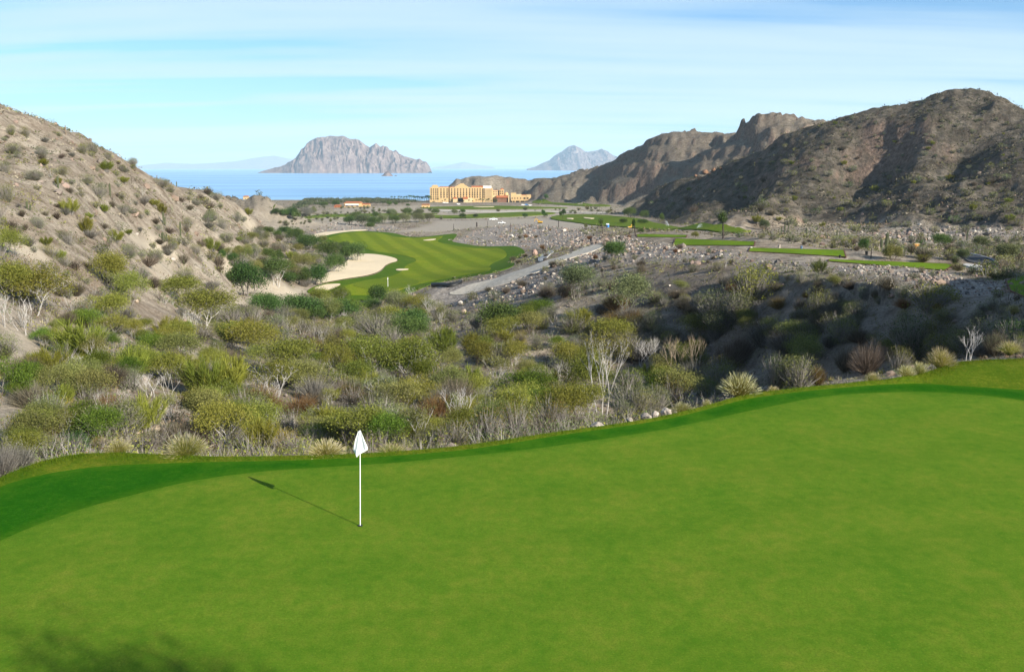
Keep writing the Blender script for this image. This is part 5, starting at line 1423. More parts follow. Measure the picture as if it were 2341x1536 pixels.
rp = random.Random(4)
pl_x = [896, 902, 912, 918, 924, 930, 936, 941, 946, 950, 954, 958, 963, 967, 971, 975, 979, 982]
for i, x in enumerate(pl_x):
    palm(x, 459 + i * .22, rp.uniform(11, 15) + i * .2, ORD[i] + ' palm from the left in the seaside row left of the hotel')
front = [(1001, 463, 11), (1018, 464, 10), (1028, 465, 11), (1034, 465, 9), (1060, 465, 8), (1072, 465, 10), (1081, 466, 9), (1089, 465, 10), (1094, 465, 11), (1099, 466, 14), (1106, 466, 13), (1113, 466, 12), (1118, 466, 14), (1124, 467, 11), (1130, 467, 12), (1136, 467, 11), (1011, 465, 8), (1045, 466, 7)]
for i, (x, y, h) in enumerate(sorted(front)):
    palm(x, y, h, ORD[i] + ' leafy palm from the left against the ochre hotel front')

# trees with a bare trunk and a small leaning crown on the gravel
def stick_tree(px, py, hpx, lean, label, leaf='dark_green', crown=0.3):
    g = hit(px, py, 60); h = px_h(g, px, py, hpx)
    o = link('transplanted_tree', None, loc=g); tag(o, label, 'tree', 'trees with bare trunks')
    v, f = tubes([(np.array([0, 0, -.3]), np.array([lean * .6, 0, h * .62]), .2, .15), (np.array([lean * .6, 0, h * .62]), np.array([lean, 0, h * .85]), .15, .08)], 7)
    link('trunk', mesh_from('trunk', v, f), M_DARKP, o)
    rs = RS(int(px)); n = 700
    c = rand_unit(rs, n) * rs.rand(n, 1) ** .5 * np.array([h * crown * .5, h * crown * .5, h * .22]) + np.array([lean, 0, h * .8])
    v, f = leaf_quads(rs, c, .16, .3)
    link('crown', mesh_from('crown', v, f, False), LEAF[leaf], o)
stick_tree(1653, 546, 60, -.3, 'tall single-trunk tree with small dark crown above the tees', crown=.4)
stick_tree(1378, 538, 40, -.9, 'leaning trunk with a small dark crown right of the gravel flat')
stick_tree(1453, 541, 40, -.7, 'leaning bare trunk at the left end of the farthest tee', crown=.2)

# ------------------------------------------------------------------ stuff: low scrub and loose rock
def sample_field(n, seed, dmin, dmax, accept):
    rs = RS(seed)
    u = rs.uniform(-.82, .82, n); D = np.exp(rs.uniform(math.log(dmin), math.log(dmax), n))
    x, y = u * D, D
    k = accept(x, y, rs)
    return x[k], y[k], rs
def fieldv(A, x, y):
    fu = np.interp(x / y, ug, np.arange(NU)).astype(int); fv = np.clip((np.log(np.maximum(y, D0)) - vg[0]) / (vg[-1] - vg[0]) * (NV - 1), 0, NV - 1).astype(int)
    return A[fv, fu]
BAN = np.zeros_like(GX)
for poly_px in KEEP_OUT + [FLAT]:
    hh = [q[:2] for q in hits(poly_px, 40)]
    if len(hh) > 2:
        bb = np.array(hh); m = (GX >= bb[:, 0].min()) & (GX <= bb[:, 0].max()) & (GY >= bb[:, 1].min()) & (GY <= bb[:, 1].max())
        sub = inside(GX[m], GY[m], hh); t_ = BAN[m]; t_[sub] = 1; BAN[m] = t_
BAN = np.where(sdist(GX, GY, ROUGH) < 0.7, 1, BAN)
BAN = np.where(GZ < SEA + 1.2, 1, BAN)
def tint_material(name, rough=0.95, trans=0.0):
    t = NT(name); t.color(t.attr('tint')).rough(rough, 0.1)
    return t.m
def tinted(name, v, f, cols, mat, label=None):
    me = mesh_from(name, v, f, False)
    ca = me.color_attributes.new('tint', 'FLOAT_COLOR', 'POINT')
    ca.data.foreach_set('color', np.concatenate([cols, np.ones((len(cols), 1))], 1).astype(np.float32).ravel())
    o = link(name, me, mat); tag(o, kind='stuff')
    return o
PAL = np.array([(0.13, 0.11, 0.085), (0.19, 0.165, 0.13), (0.10, 0.085, 0.062), (0.12, 0.125, 0.055), (0.17, 0.165, 0.06), (0.27, 0.235, 0.17), (0.085, 0.095, 0.05), (0.16, 0.11, 0.07)])
M_SCRUB = tint_material('scrub')
def low_scrub():
    def acc(x, y, rs):
        d = 0.55 + 0.45 * fbm(x / 22, y / 22, 3, 61)
        d = d * (1 - 0.8 * fieldv(ZR, x, y)) * (1 - fieldv(ZG, x, y))
        return (rs.rand(len(x)) < d * 1.15) & (fieldv(BAN, x, y) < .5)
    x, y, rs = sample_field(100000, 71, 24, 1250, acc)
    n = len(x); z = gz_at(x, y)
    nb = 11
    h = rs.uniform(.25, .75, n) * np.clip(y / 110, .6, 3.6)
    w = h * rs.uniform(.7, 1.5, n)
    base = np.repeat(np.stack([x, y, z - .05], 1), nb, 0)
    H, Wd = np.repeat(h, nb), np.repeat(w, nb)
    m = n * nb
    a = rs.uniform(0, 6.283, m); r = np.sqrt(rs.rand(m))
    tip = base + np.stack([np.cos(a) * r * Wd, np.sin(a) * r * Wd, H * (1.05 - r * r * .7) * rs.uniform(.6, 1.1, m)], 1)
    foot = base + np.stack([np.cos(a) * r * Wd * .45, np.sin(a) * r * Wd * .45, np.zeros(m)], 1)
    d = tip - foot; side = np.cross(d, rand_unit(rs, m)); side /= np.linalg.norm(side, axis=1, keepdims=True) + 1e-9
    ww = (H * np.repeat(np.clip(.045 + y / 2200, .045, .14), nb))[:, None]
    v = np.stack([foot - side * ww * .6, foot + d * .3 + side * ww, tip], 1).reshape(-1, 3)
    far = np.repeat(y > 75, nb)
    cen = base + np.stack([np.cos(a) * r * Wd * .8, np.sin(a) * r * Wd * .8, H * (1 - r * r) * rs.uniform(.05, .75, m)], 1)
    jit = rand_unit(rs, 3 * m).reshape(m, 3, 3) * (H * .23)[:, None, None]
    v3_ = v.reshape(m, 3, 3); v3_[far] = (cen[:, None, :] + jit)[far]; v = v3_.reshape(-1, 3)
    f = np.arange(3 * m).reshape(m, 3)
    ci = rs.randint(0, len(PAL), n)
    g = np.clip(.5 + .6 * fbm(x / 40, y / 40, 3, 77), 0, 1)            # patches of one kind
    ci = np.where(rs.rand(n) < .6, np.minimum((g * len(PAL)).astype(int), len(PAL) - 1), ci)
    grn = np.array([(.11, .12, .035), (.15, .155, .045), (.09, .105, .05), (.19, .175, .06)])[rs.randint(0, 4, n)]
    lowg = ((rs.rand(n) < .6) & (y < 230) & (z < -3))[:, None]
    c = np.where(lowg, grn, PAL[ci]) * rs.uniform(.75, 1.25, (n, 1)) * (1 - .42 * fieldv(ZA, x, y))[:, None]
    cols = np.repeat(np.repeat(c, nb, 0) * rs.uniform(.7, 1.3, (m, 1)), 3, 0)
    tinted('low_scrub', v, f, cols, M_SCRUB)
low_scrub()
def coastal_scrub():
    rs = RS(5); hp = [q[:2] for q in hits([(585, 459), (700, 457.5), (880, 457.5), (960, 462), (900, 466), (780, 466), (700, 471), (590, 470)], 600)]
    bb = np.array(hp)
    x = rs.uniform(bb[:, 0].min(), bb[:, 0].max(), 9000); y = rs.uniform(bb[:, 1].min(), bb[:, 1].max(), 9000)
    k = inside(x, y, hp) & (rs.rand(9000) < .55 + .5 * fbm(x / 40, y / 60, 3, 9)); x, y = x[k], y[k]; n = len(x); nb = 26
    c = np.repeat(np.stack([x, y, gz_at(x, y)], 1), nb, 0); h = np.repeat(rs.uniform(2.0, 4.6, n), nb); m = n * nb
    c = c + rand_unit(rs, m) * np.stack([h * .8, h * .8, h * .5], 1) * (rs.rand(m, 1) ** .5) + np.stack([h * 0, h * 0, h * .5], 1)
    v, f = leaf_quads(rs, c, .7, .4)
    col = np.array([(0.05, .065, .03), (.08, .09, .05), (.035, .055, .02), (.10, .10, .065)])[rs.randint(0, 4, n)]
    tinted('coastal_scrub', v, f, np.repeat(np.repeat(col, nb, 0) * rs.uniform(.7, 1.3, (m, 1)), 4, 0), M_SCRUB)
coastal_scrub()
def brush():
    """tangled knee to head high undergrowth between the trees of the arroyo and bank"""
    def acc(x, y, rs):
        d = np.clip(.35 + 1.1 * fbm(x / 12, y / 12, 3, 95), 0, 1) * (fieldv(BAN, x, y) < .5) * (fieldv(ZR, x, y) < .35) * (fieldv(ZG, x, y) < .3)
        low = sstep(2.0, -5.0, gz_at(x, y))            # thick on the low ground, thin up the slopes
        return rs.rand(len(x)) < d * (.12 + .88 * low)
    x, y, rs = sample_field(8200, 97, 25, 230, acc)
    n = len(x); nb = 70
    h = rs.uniform(.5, 1.5, n) * np.clip(y / 70, .6, 1.25)
    c0 = np.stack([x, y, gz_at(x, y)], 1)
    m = n * nb; H = np.repeat(h, nb)
    off = rand_unit(rs, m) * (rs.rand(m, 1) ** .4) * np.stack([H * .95, H * .95, H * .55], 1)
    c = np.repeat(c0, nb, 0) + off + np.stack([H * 0, H * 0, H * .5], 1)
    v, f = leaf_quads(rs, c, 1.0, .3, .45)
    ctr = np.repeat(c, 4, 0); v = ctr + (v - ctr) * np.repeat(H * .062, 4)[:, None]
    pal = np.array([(.11, .13, .03), (.17, .185, .035), (.09, .115, .045), (.13, .115, .07), (.17, .15, .11), (.22, .215, .04), (.13, .085, .05), (.07, .115, .025)])
    g = np.clip(.5 + .8 * fbm(x / 25, y / 25, 3, 99), 0, .999)
    ci = np.where(rs.rand(n) < .6, (g * len(pal)).astype(int), rs.randint(0, len(pal), n))
    cols = np.repeat(pal[ci] * rs.uniform(.8, 1.25, (n, 1)), nb, 0) * rs.uniform(.65, 1.35, (m, 1))
    o = tinted('brush', v, f, np.repeat(cols, 4, 0), M_SCRUB)
    # thin stems through it
    k = 16; b = np.repeat(c0, k, 0); hh = np.repeat(h, k); q = n * k
    a = rs.uniform(0, 6.283, q); r = rs.rand(q) * hh * .9
    tip = b + np.stack([np.cos(a) * r, np.sin(a) * r, hh * rs.uniform(.7, 1.25, q)], 1)
    v, f = blades(rs, b - np.array([0, 0, .1]), tip, hh * .011)
    col = np.array([(.20, .18, .16), (.30, .28, .26), (.12, .095, .08)])[rs.randint(0, 3, n)]
    tinted('brush_stems', v, f, np.repeat(np.repeat(col, k, 0), 6, 0), M_SCRUB)
brush()
_ico = None
def rock_shapes(k=6, sub=1):
    out = []
    for s in range(k):
        bm = bmesh.new(); bmesh.ops.create_icosphere(bm, subdivisions=sub, radius=1.0)
        rs = RS(s + 5)
        v = np.array([p.co[:] for p in bm.verts]); f = np.array([[q.index for q in t.verts] for t in bm.faces])
        bm.free()
        v = v * (1 + .28 * rs.normal(size=(len(v), 1)).clip(-1, 1)) * np.array([1, rs.uniform(.6, .95), rs.uniform(.5, .8)])
        out.append((v, f))
    return out
ROCKS = rock_shapes(6, 1)
RPAL = np.array([1.05, 1.0, .92]) * np.array([(0.22, 0.19, 0.175), (0.29, 0.26, 0.24), (0.15, 0.13, 0.12), (0.24, 0.185, 0.165), (0.40, 0.37, 0.34), (0.10, 0.095, 0.095), (0.20, 0.155, 0.13)])
M_ROCK = tint_material('loose_rock')
def rubble(name, x, y, size, rs, pal, sink=.25):
    vs, fs, cs, o = [], [], [], 0
    z = gz_at(x, y); k = rs.randint(0, len(ROCKS), len(x)); a = rs.uniform(0, 6.28, len(x))
    col = pal[rs.randint(0, len(pal), len(x))] * rs.uniform(.75, 1.25, (len(x), 1))
    for s, (rv, rf) in enumerate(ROCKS):
        m = k == s
        if not m.any(): continue
        c, sn = np.cos(a[m])[:, None], np.sin(a[m])[:, None]
        q = size[m][:, None]
        X = (rv[None, :, 0] * c - rv[None, :, 1] * sn) * q + x[m][:, None]
        Y = (rv[None, :, 0] * sn + rv[None, :, 1] * c) * q + y[m][:, None]
        Zz = rv[None, :, 2] * q + (z[m] + size[m] * sink)[:, None]
        vs.append(np.stack([X, Y, Zz], -1).reshape(-1, 3)); n = m.sum()
        fs.append((rf[None] + (np.arange(n) * len(rv))[:, None, None]).reshape(-1, 3) + o); o += n * len(rv)
        cs.append(np.repeat(col[m], len(rv), 0))
    return tinted(name, np.concatenate(vs), np.concatenate(fs), np.concatenate(cs).clip(0, .8), M_ROCK)
def acc_r(x, y, rs):
    return (rs.rand(len(x)) < np.clip(fieldv(ZR, x, y) * 1.3 - .35, 0, 1)) & (fieldv(BAN, x, y) < .5) & (y < 700)
x, y, rs = sample_field(110000, 81, 70, 700, acc_r)
rubble('rubble', x, y, np.exp(rs.normal(-1.85, .5, len(x))).clip(.07, .75) * np.clip(y / 150, .8, 1.8), rs, RPAL)
def acc_l(x, y, rs):
    return (rs.rand(len(x)) < .05 + .35 * np.clip(fbm(x / 15, y / 15, 3, 91) - .15, 0, 1)) & (fieldv(BAN, x, y) < .5) & (fieldv(ZR, x, y) < .4)
x, y, rs = sample_field(50000, 83, 28, 400, acc_l)
rubble('scattered_stones', x, y, np.exp(rs.normal(-1.5, .5, len(x))).clip(.08, .8) * np.clip(y / 130, .5, 1.6), rs, RPAL[[0, 2, 3, 6]])

# ------------------------------------------------------------------ boulders
def boulder(x, y, z, sx, sy, sz, mat, label, group, seed, name='boulder', sub=2):
    bm = bmesh.new(); bmesh.ops.create_icosphere(bm, subdivisions=sub, radius=1.0)
    rs = RS(seed)
    pl = rand_unit(rs, 9); od = rs.uniform(.62, .9, 9)
    for v in bm.verts:
        p = np.array(v.co[:]); p = p / np.linalg.norm(p)
        d = pl @ p
        r = min(1.0, np.min(np.where(d > .05, od / np.maximum(d, .05), 9)))        # flat broken faces
        r *= 1 + .05 * rs.normal()
        v.co = Vector((p[0] * r * sx, p[1] * r * sy, p[2] * r * sz))
    me = bpy.data.meshes.new(name); bm.to_mesh(me); bm.free()
    o = link(name, me, mat, loc=(x, y, z)); o.rotation_euler = (0, 0, rs.uniform(0, 6.28))
    return tag(o, label, 'rock', group)
def rockmat(name, a, b, c):
    t = NT(name); t.color(t.ramp(t.noise(2.2, 6, .65), [(.35, a), (.5, b), (.65, c)])).rough(.95, .1); t.bump(t.noise(5, 5, .7), .6, .08)
    return t.m
M_PALE = rockmat('pale_rock', (0.22, 0.18, 0.15), (0.38, 0.33, 0.28), (0.50, 0.46, 0.41))
M_DARKR = rockmat('dark_rock', (0.07, 0.07, 0.075), (0.13, 0.13, 0.135), (0.22, 0.22, 0.22))
M_PINK = rockmat('pink_rock', (0.20, 0.12, 0.09), (0.30, 0.20, 0.155), (0.42, 0.30, 0.25))
M_RUST = rockmat('rust_rock', (0.09, 0.05, 0.035), (0.21, 0.115, 0.07), (0.34, 0.21, 0.13))
M_TANR = rockmat('tan_rock', (0.24, 0.18, 0.13), (0.36, 0.28, 0.21), (0.48, 0.40, 0.31))
for i, (px, py, w, h, lab) in enumerate([(1312, 984, 11, 5, 'smallest pale stone on the turf lip, farthest from the others'), (1366, 975, 36, 13, 'long low pale boulder on the turf lip, left end of the line'), (1440, 961, 20, 9, 'small round pale boulder alone between two larger ones on the lip'),
                                         (1478, 953, 26, 12, 'brownish pale boulder touching its neighbours on the turf lip'), (1498, 949, 20, 12, 'grey streaked boulder wedged beside the largest pale one'), (1524, 947, 34, 20, 'largest pale boulder on the turf lip beside the straw grass')]):
    x, y = onplane(px, py, 0.05); y2 = y + .45; x = x * y2 / y; s = y2 / F
    boulder(x, y2, -.06, w * s * .52, w * s * .42, h * s * .72, M_PALE, lab, 'pale boulders on the turf lip', 40 + i, sub=3)
rc = random.Random(9)
creek = [(1040, 848), (1062, 860), (1085, 880), (1100, 900), (1118, 918), (1130, 935)]
for i in range(26):
    k = rc.uniform(0, len(creek) - 1.01); a, b = creek[int(k)], creek[int(k) + 1]; t = k - int(k)
    px, py = a[0] + (b[0] - a[0]) * t + rc.gauss(0, 9), a[1] + (b[1] - a[1]) * t + rc.gauss(0, 6)
    g = ground_at(px, py, 40); s = g[1] / F * rc.uniform(5, 11)
    boulder(g[0], g[1], g[2] + s * .25, s, s * .9, s * .8, M_DARKR, describe(px, py, 'dark %s boulder in the creek bed' % rc.choice(['angular', 'rounded', 'blocky', 'flat', 'grey'])) or 'dark boulder in the dry creek bed', 'dark creek boulders', 60 + i, 'creek_rock')
g = ground_at(1222, 584, 100); s = g[1] / F
boulder(g[0], g[1], g[2] + 5 * s, 10 * s, 8 * s, 9 * s, M_PINK, 'big pinkish boulder at the right end of the lower fairway', None, 3, sub=3)
for i, (px, py, w, lab, m) in enumerate([(2004, 634, 11, 'white boulder on the grey rubble below the nearest tee', M_PALE), (2202, 628, 7, 'small white boulder below the right end of the nearest tee', M_PALE), (1716, 568, 9, 'pale boulder at the left corner of a striped tee', M_PALE),
                                        (1686, 690, 10, 'white stone low on the dark bank', M_PALE), (1747, 749, 11, 'white block on the diagonal streak of the shaded bank', M_PALE), (2037, 678, 14, 'reddish boulder left of the olive dome bush on the bank edge', M_PINK), (350, 985, 34, 'tan outcrop above the large fountain grass', M_TANR), (375, 990, 24, 'tan broken rock right of the outcrop', M_TANR),
                                        (320, 990, 22, 'tan broken rock left of the outcrop', M_TANR), (1000, 712, 18, 'brown cut-bank rock beside the pale green bush', M_TANR), (955, 712, 20, 'brown cut-bank rock under the gravel flat', M_TANR), (1060, 715, 16, 'tan block on the bank below the gravel flat', M_TANR), (1388, 930, 12, 'grey stone at the foot of the tall white-stemmed tree', M_PALE), (310, 690, 16, 'tan rock in the bare gully of the left hillside', M_TANR),
                                        (313, 538, 12, 'cream crag at the upper end of the bare bank', M_PALE), (365, 585, 18, 'cream crag at the foot of the bare bank', M_PALE), (395, 595, 14, 'cream block right of the bare bank', M_PALE), (1612, 396, 15, 'largest orange crag on the mountain shoulder', M_RUST), (1632, 391, 13, 'orange crag at the upper right of the shoulder outcrop', M_RUST), (1600, 410, 12, 'lower orange crag on the mountain shoulder', M_RUST), (1622, 400, 10, 'small orange rock between the shoulder crags', M_RUST), (1648, 388, 9, 'rightmost small orange rock of the shoulder outcrop', M_RUST), (1590, 404, 9, 'leftmost small orange rock of the shoulder outcrop', M_RUST)]):
    g = ground_at(px, py, 30); s = g[1] / F * w * .55
    boulder(g[0], g[1], g[2] + s * .3, s, s * .8, s * .75, m, lab, 'single boulders on the slopes', 90 + i)

# ------------------------------------------------------------------ flagstick on the near green
M_WHITE = plain('white_paint', (0.82, 0.82, 0.80), 0.5, 0.4, 0.03)
M_CLOTH = plain('white_cloth', (0.84, 0.84, 0.83), 0.8, 0.1, 0.03)
M_BLACK = plain('black_plastic', (0.012, 0.012, 0.012), 0.6, 0.4, 0.1)
def flagstick(fx, fy, fz, hgt, label, r=.0105, cloth=True):
    o = link('flagstick', None, loc=(fx, fy, fz)); tag(o, label, 'flagstick')
    v, f = tubes([(np.array([0, 0, -.12]), np.array([0, 0, hgt * .5]), r, r), (np.array([0, 0, hgt * .5]), np.array([0, 0, hgt]), r, r * .7)], 10)
    link('pole', mesh_from('pole', v, f), M_WHITE, o)
    bm = bmesh.new(); bmesh.ops.create_uvsphere(bm, u_segments=10, v_segments=6, radius=r * 1.5)
    me = bpy.data.meshes.new('finial'); bm.to_mesh(me); bm.free()
    link('finial', me, M_WHITE, o).location = (0, 0, hgt)
    bm = bmesh.new(); bmesh.ops.create_cone(bm, cap_ends=True, segments=24, radius1=.054, radius2=.054, depth=.01)
    me = bpy.data.meshes.new('dark_hole_disc'); bm.to_mesh(me); bm.free()
    link('dark_hole_disc', me, M_BLACK, o).location = (0, 0, .004)  # flat black disc on uncut turf, painting in the hole's dark inside
    # limp cloth: hangs from the top, gathered folds, lowest corner left of the pole
    nt, ns = 26, 13
    L = np.interp(np.linspace(0, 1, nt), [0, .12, .35, .55, .75, .9, 1], [-.04, -.06, -.105, -.13, -.15, -.105, -.065])
    Rr = np.interp(np.linspace(0, 1, nt), [0, .12, .35, .55, .70, .8, .9, 1], [.025, .055, .105, .155, .175, .09, -.02, -.055])
    vv = []
    for i in range(nt):
        t = i / (nt - 1)
        for j in range(ns):
            q = j / (ns - 1)
            x = L[i] + (Rr[i] - L[i]) * q
            y = .035 * math.sin(q * 11 + t * 1.5) * (0.35 + t * .8) - .02
            vv.append((x, y, hgt - .0 - t * .57))
    o2 = link('flag', mesh_from('flag', vv, grid_faces(nt, ns)), M_CLOTH, o)
    md = o2.modifiers.new('thickness', 'SOLIDIFY'); md.thickness = .003
    return o
fx, fy = onplane(823.5, 1201, .02)
flagstick(fx, fy, .02, 2.145, 'white flagstick with a limp white flag on the near putting green').rotation_euler = (0, .030, 0)   # stands a touch out of plumb
g = ground_at(887, 658, 150); hp = px_h(g, 887, 658, 21)
flagstick(g[0], g[1], g[2] + .3, hp, 'tiny white flagstick on the lower green beyond the arroyo', .06)

# ------------------------------------------------------------------ buildings
def box(bm, x0, x1, y0, y1, z0, z1):
    v = [bm.verts.new(p) for p in ((x0, y0, z0), (x1, y0, z0), (x1, y1, z0), (x0, y1, z0), (x0, y0, z1), (x1, y0, z1), (x1, y1, z1), (x0, y1, z1))]
    for q in ((0, 1, 5, 4), (1, 2, 6, 5), (2, 3, 7, 6), (3, 0, 4, 7), (4, 5, 6, 7), (3, 2, 1, 0)): bm.faces.new([v[i] for i in q])
def bmobj(name, fn, mat, parent=None, loc=None):
    bm = bmesh.new(); fn(bm); me = bpy.data.meshes.new(name); bm.to_mesh(me); bm.free()
    return link(name, me, mat, parent, loc)
M_OCHRE = plain('ochre_plaster', (0.54, 0.37, 0.185), 0.9, 0.1, 0.08, 0.15)
M_OCHRE2 = plain('light_plaster', (0.60, 0.45, 0.26), 0.9, 0.1, 0.08, 0.15)
M_TERRA = plain('terracotta_tile', (0.38, 0.13, 0.06), 0.9, 0.1, 0.2, 0.8)
M_BROWN = plain('brown_roof', (0.20, 0.105, 0.07), 0.9, 0.1, 0.2, 0.8)
M_GLASS = plain('dark_opening', (0.02, 0.018, 0.016), 0.4, 0.4, 0.1)
M_WHITEP = plain('white_plaster', (0.70, 0.68, 0.66), 0.9, 0.1, 0.05, .3)
def hotel():
    g = ground_at(1056, 463, 800); D, z0 = g[1], g[2]
    X = lambda px, d=0: ray(px, 445)[0] * (D + d)
    Z = lambda py, d=0: ZC + ray(1056, py)[1] * (D + d)
    o = link('hotel', None, loc=(g[0], D, z0)); tag(o, 'large ochre hotel with rows of dark windows and a stepped gable', 'hotel')
    ox, oy, oz = g
    def wall(name, px0, px1, top, front, depth, mat, bot=470):
        return bmobj(name, lambda bm: box(bm, X(px0) - ox, X(px1) - ox, front, front + depth, Z(bot) - oz - 1.5, Z(top) - oz), mat, o)
    w1 = wall('wall', 983, 1003.3, 428.5, -1.2, 16, M_OCHRE); wall('parapet', 987.5, 1001, 424.5, -1.0, 8, M_OCHRE)
    wall('parapet', 990, 998.5, 423.2, -.9, 6, M_OCHRE)
    w2 = wall('wall', 1003.4, 1025.2, 428.2, 0, 14, M_OCHRE); wall('wall', 1025.3, 1028, 429, 3, 10, M_TERRA)
    w3 = wall('wall', 1028.1, 1104, 428.6, -.6, 16, M_OCHRE)
    for a, b, t in ((1040, 1070, 426.2), (1044, 1066.5, 424), (1048, 1063, 421.8), (1052, 1060.5, 419.8)): wall('gable', a, b, t, -.3 + (1070 - b) * .004, 4, M_OCHRE)
    wall('roof', 1005, 1024, 427, .4, 12, M_TERRA); wall('roof', 1078, 1103.5, 425.6, .6, 12, M_TERRA); wall('roof', 1029.5, 1040, 427.6, .5, 12, M_TERRA)
    w4 = wall('wall', 1104.1, 1126, 431, -1.6, 18, M_OCHRE); wall('plant_room', 1104.5, 1123, 425.5, 4, 10, M_WHITEP)
    for k in range(7): wall('pilaster', 1109.6 + k * 2.35, 1110.6 + k * 2.35, 431.5, -2.1, .45, M_OCHRE2)
    w5 = wall('wall', 1126.1, 1143, 436.5, 6, 14, M_OCHRE2); w6 = wall('wall', 1142, 1152, 434.2, 4, 12, M_OCHRE)
    wall('roof', 1126, 1141.5, 435.8, 7, 12, M_TERRA)
    def dome(px, py, w, h):
        def fn(bm):
            bmesh.ops.create_uvsphere(bm, u_segments=18, v_segments=10, radius=1.0)
            for v in bm.verts: v.co = Vector((v.co.x * w * D / F, v.co.y * w * D / F, v.co.z * h * D / F))
        d_ = bmobj('dome', fn, M_TERRA if px < 1155 else M_OCHRE, o); d_.location = (X(px) - ox, 9, Z(py) - oz)
    dome(1147, 434.5, 4, 3.4); dome(1157.5, 446, 5, 6)
    # low wings
    wall('wall', 1136, 1165, 450, -4, 12, M_BROWN); wall('roof', 1134.5, 1164, 447.6, -5.5, 14, M_TERRA, 449.5)
    wall('wall', 1162, 1166, 446.5, -6, 10, M_OCHRE2)
    w7 = wall('wall', 1168, 1213, 446, -8, 16, M_OCHRE); wall('parapet', 1168, 1180, 441, -7.6, 9, M_OCHRE); wall('parapet', 1180.1, 1192, 444, -7.8, 9, M_OCHRE2); wall('parapet', 1203, 1213.5, 445, -8.4, 10, M_OCHRE)
    wall('roof', 1192, 1203, 445.2, -7.5, 12, M_TERRA); wall('terrace_wall', 1155.5, 1168, 464.5, -14, 5, M_OCHRE); wall('terrace_wall', 1168.1, 1200, 466.5, -15, 4, M_OCHRE2)
    wall('porch', 1060, 1080, 452.5, -7, 7, M_OCHRE2); wall('porch_roof', 1059, 1070, 450.6, -7.6, 8, M_TERRA, 452.2)
    wall('porch', 1036, 1046, 455, -5, 5, M_OCHRE2); wall('porch_roof', 1037, 1044, 451.5, -4, 4, M_TERRA, 453)
    # windows: shared meshes, dark openings with a sill and, lower down, a little balcony
    s = D / F
    bm = bmesh.new(); box(bm, -1.35 * s, 1.35 * s, -.12, .3, -1.35 * s, 1.3 * s); wm = bpy.data.meshes.new('window'); bm.to_mesh(wm); bm.free(); wm.materials.append(M_GLASS)
    bm = bmesh.new(); box(bm, -.9 * s, .9 * s, -.75, 0, -1.35 * s, -1.0 * s); bmc = bpy.data.meshes.new('balcony'); bm.to_mesh(bmc); bm.free(); bmc.materials.append(M_OCHRE2)
    def window(px, py, front, tall=1.0, balc=False, wd=1.0):
        w = bpy.data.objects.new('window', wm); COL.objects.link(w); w.parent = o; w.location = (X(px) - ox, front, Z(py) - oz); w.scale = (wd, 1, tall)
        if balc:
            b = bpy.data.objects.new('balcony', bmc); COL.objects.link(b); b.parent = w
    rows = [432.9, 437.5, 441.8, 446.2, 451.0]
    for x in (986.3, 991.3, 996.5, 1001): 
        for y in rows + [455.4]: window(x, y, -1.2)
    for x in (1008.3, 1015.2, 1022.3):
        for k, y in enumerate(rows): window(x, y, 0, 1.25 if k > 1 else 1, k > 1)
    for x in (1032.8, 1039.7, 1046.5, 1053.2, 1060, 1066.8, 1073.8, 1080.2, 1085.6, 1091.5, 1097.8):
        for k, y in enumerate(rows): window(x, y, -.6, 1.25 if k > 1 else 1, k > 1)
    for x in (1103.8 + 1.4, 1107.4):
        for y in rows: window(x, y, -1.6, 1, False, .7)
    for x in (1129, 1134, 1139): window(x, 439.5, 6); window(x, 444.5, 6)
    for x in (1144.5, 1149): window(x, 438, 4); window(x, 443, 4)
    window(1052, 457, -.6, 3.4, False, 4.2)
    for x in (1171, 1177, 1183, 1190): window(x, 453, -8, 1.1, False, .8)
    for x in (1199, 1206): window(x, 453, -8.4, 1.3, False, 1.5)
    for x, w in ((1170, 1), (1175, 1.2), (1183.5, 3), (1194.5, 3.2), (1202, 1.3), (1207, 1)): window(x, 461, -8.4, 1.8, False, w)
    return o
hotel()
def house(px0, px1, top, base, roofh, label, mat=M_OCHRE, roof=M_TERRA, depth=10, dmin=400, band=False, wins=3):
    g = ground_at((px0 + px1) / 2, base, dmin); D = g[1]; s = D / F
    w = (px1 - px0) * s; h = (base - top) * s; rh = roofh * s
    o = link('house', None, loc=g); tag(o, label, 'house')
    bmobj('wall', lambda bm: box(bm, -w / 2, w / 2, 0, depth, -1.5, h - rh), mat, o)
    def rf(bm):
        e = .6
        v = [bm.verts.new(p) for p in ((-w / 2 - e, -e, h - rh + .02), (w / 2 + e, -e, h - rh + .02), (w / 2 + e, depth + e, h - rh + .02), (-w / 2 - e, depth + e, h - rh + .02), (-w / 2 + rh, depth / 2, h), (w / 2 - rh, depth / 2, h))]
        for q in ((0, 1, 5, 4), (1, 2, 5), (2, 3, 4, 5), (3, 0, 4), (3, 2, 1, 0)): bm.faces.new([v[i] for i in q])
    bmobj('roof', rf, roof, o)
    if band: bmobj('veranda', lambda bm: box(bm, -w * .42, w * .42, -1.2, -.02, (h - rh) * .45, (h - rh) * .82), M_WHITEP, o)
    for k in range(wins):
        x = -w / 2 + w * (k + .5) / wins
        bmobj('window', lambda bm: box(bm, x - w * .07, x + w * .07, -.15, .1, (h - rh) * .12, (h - rh) * .40), M_GLASS, o)
    return o
house(787, 823, 461.5, 474, 3.2, 'long house with a red roof and white upper band in the coastal scrub', band=True, depth=16)
house(820, 844, 465.5, 473, 2.0, 'low ochre house joined to the right of the red-roofed house', depth=10)
house(764, 778, 468.5, 475, 2.5, 'small red-roofed shed left of the long red-roofed house', M_TERRA, depth=8, wins=2)
house(964, 981, 467, 475.5, 1.6, 'small ochre house on the far fairway, left of the hotel', depth=9, wins=2)
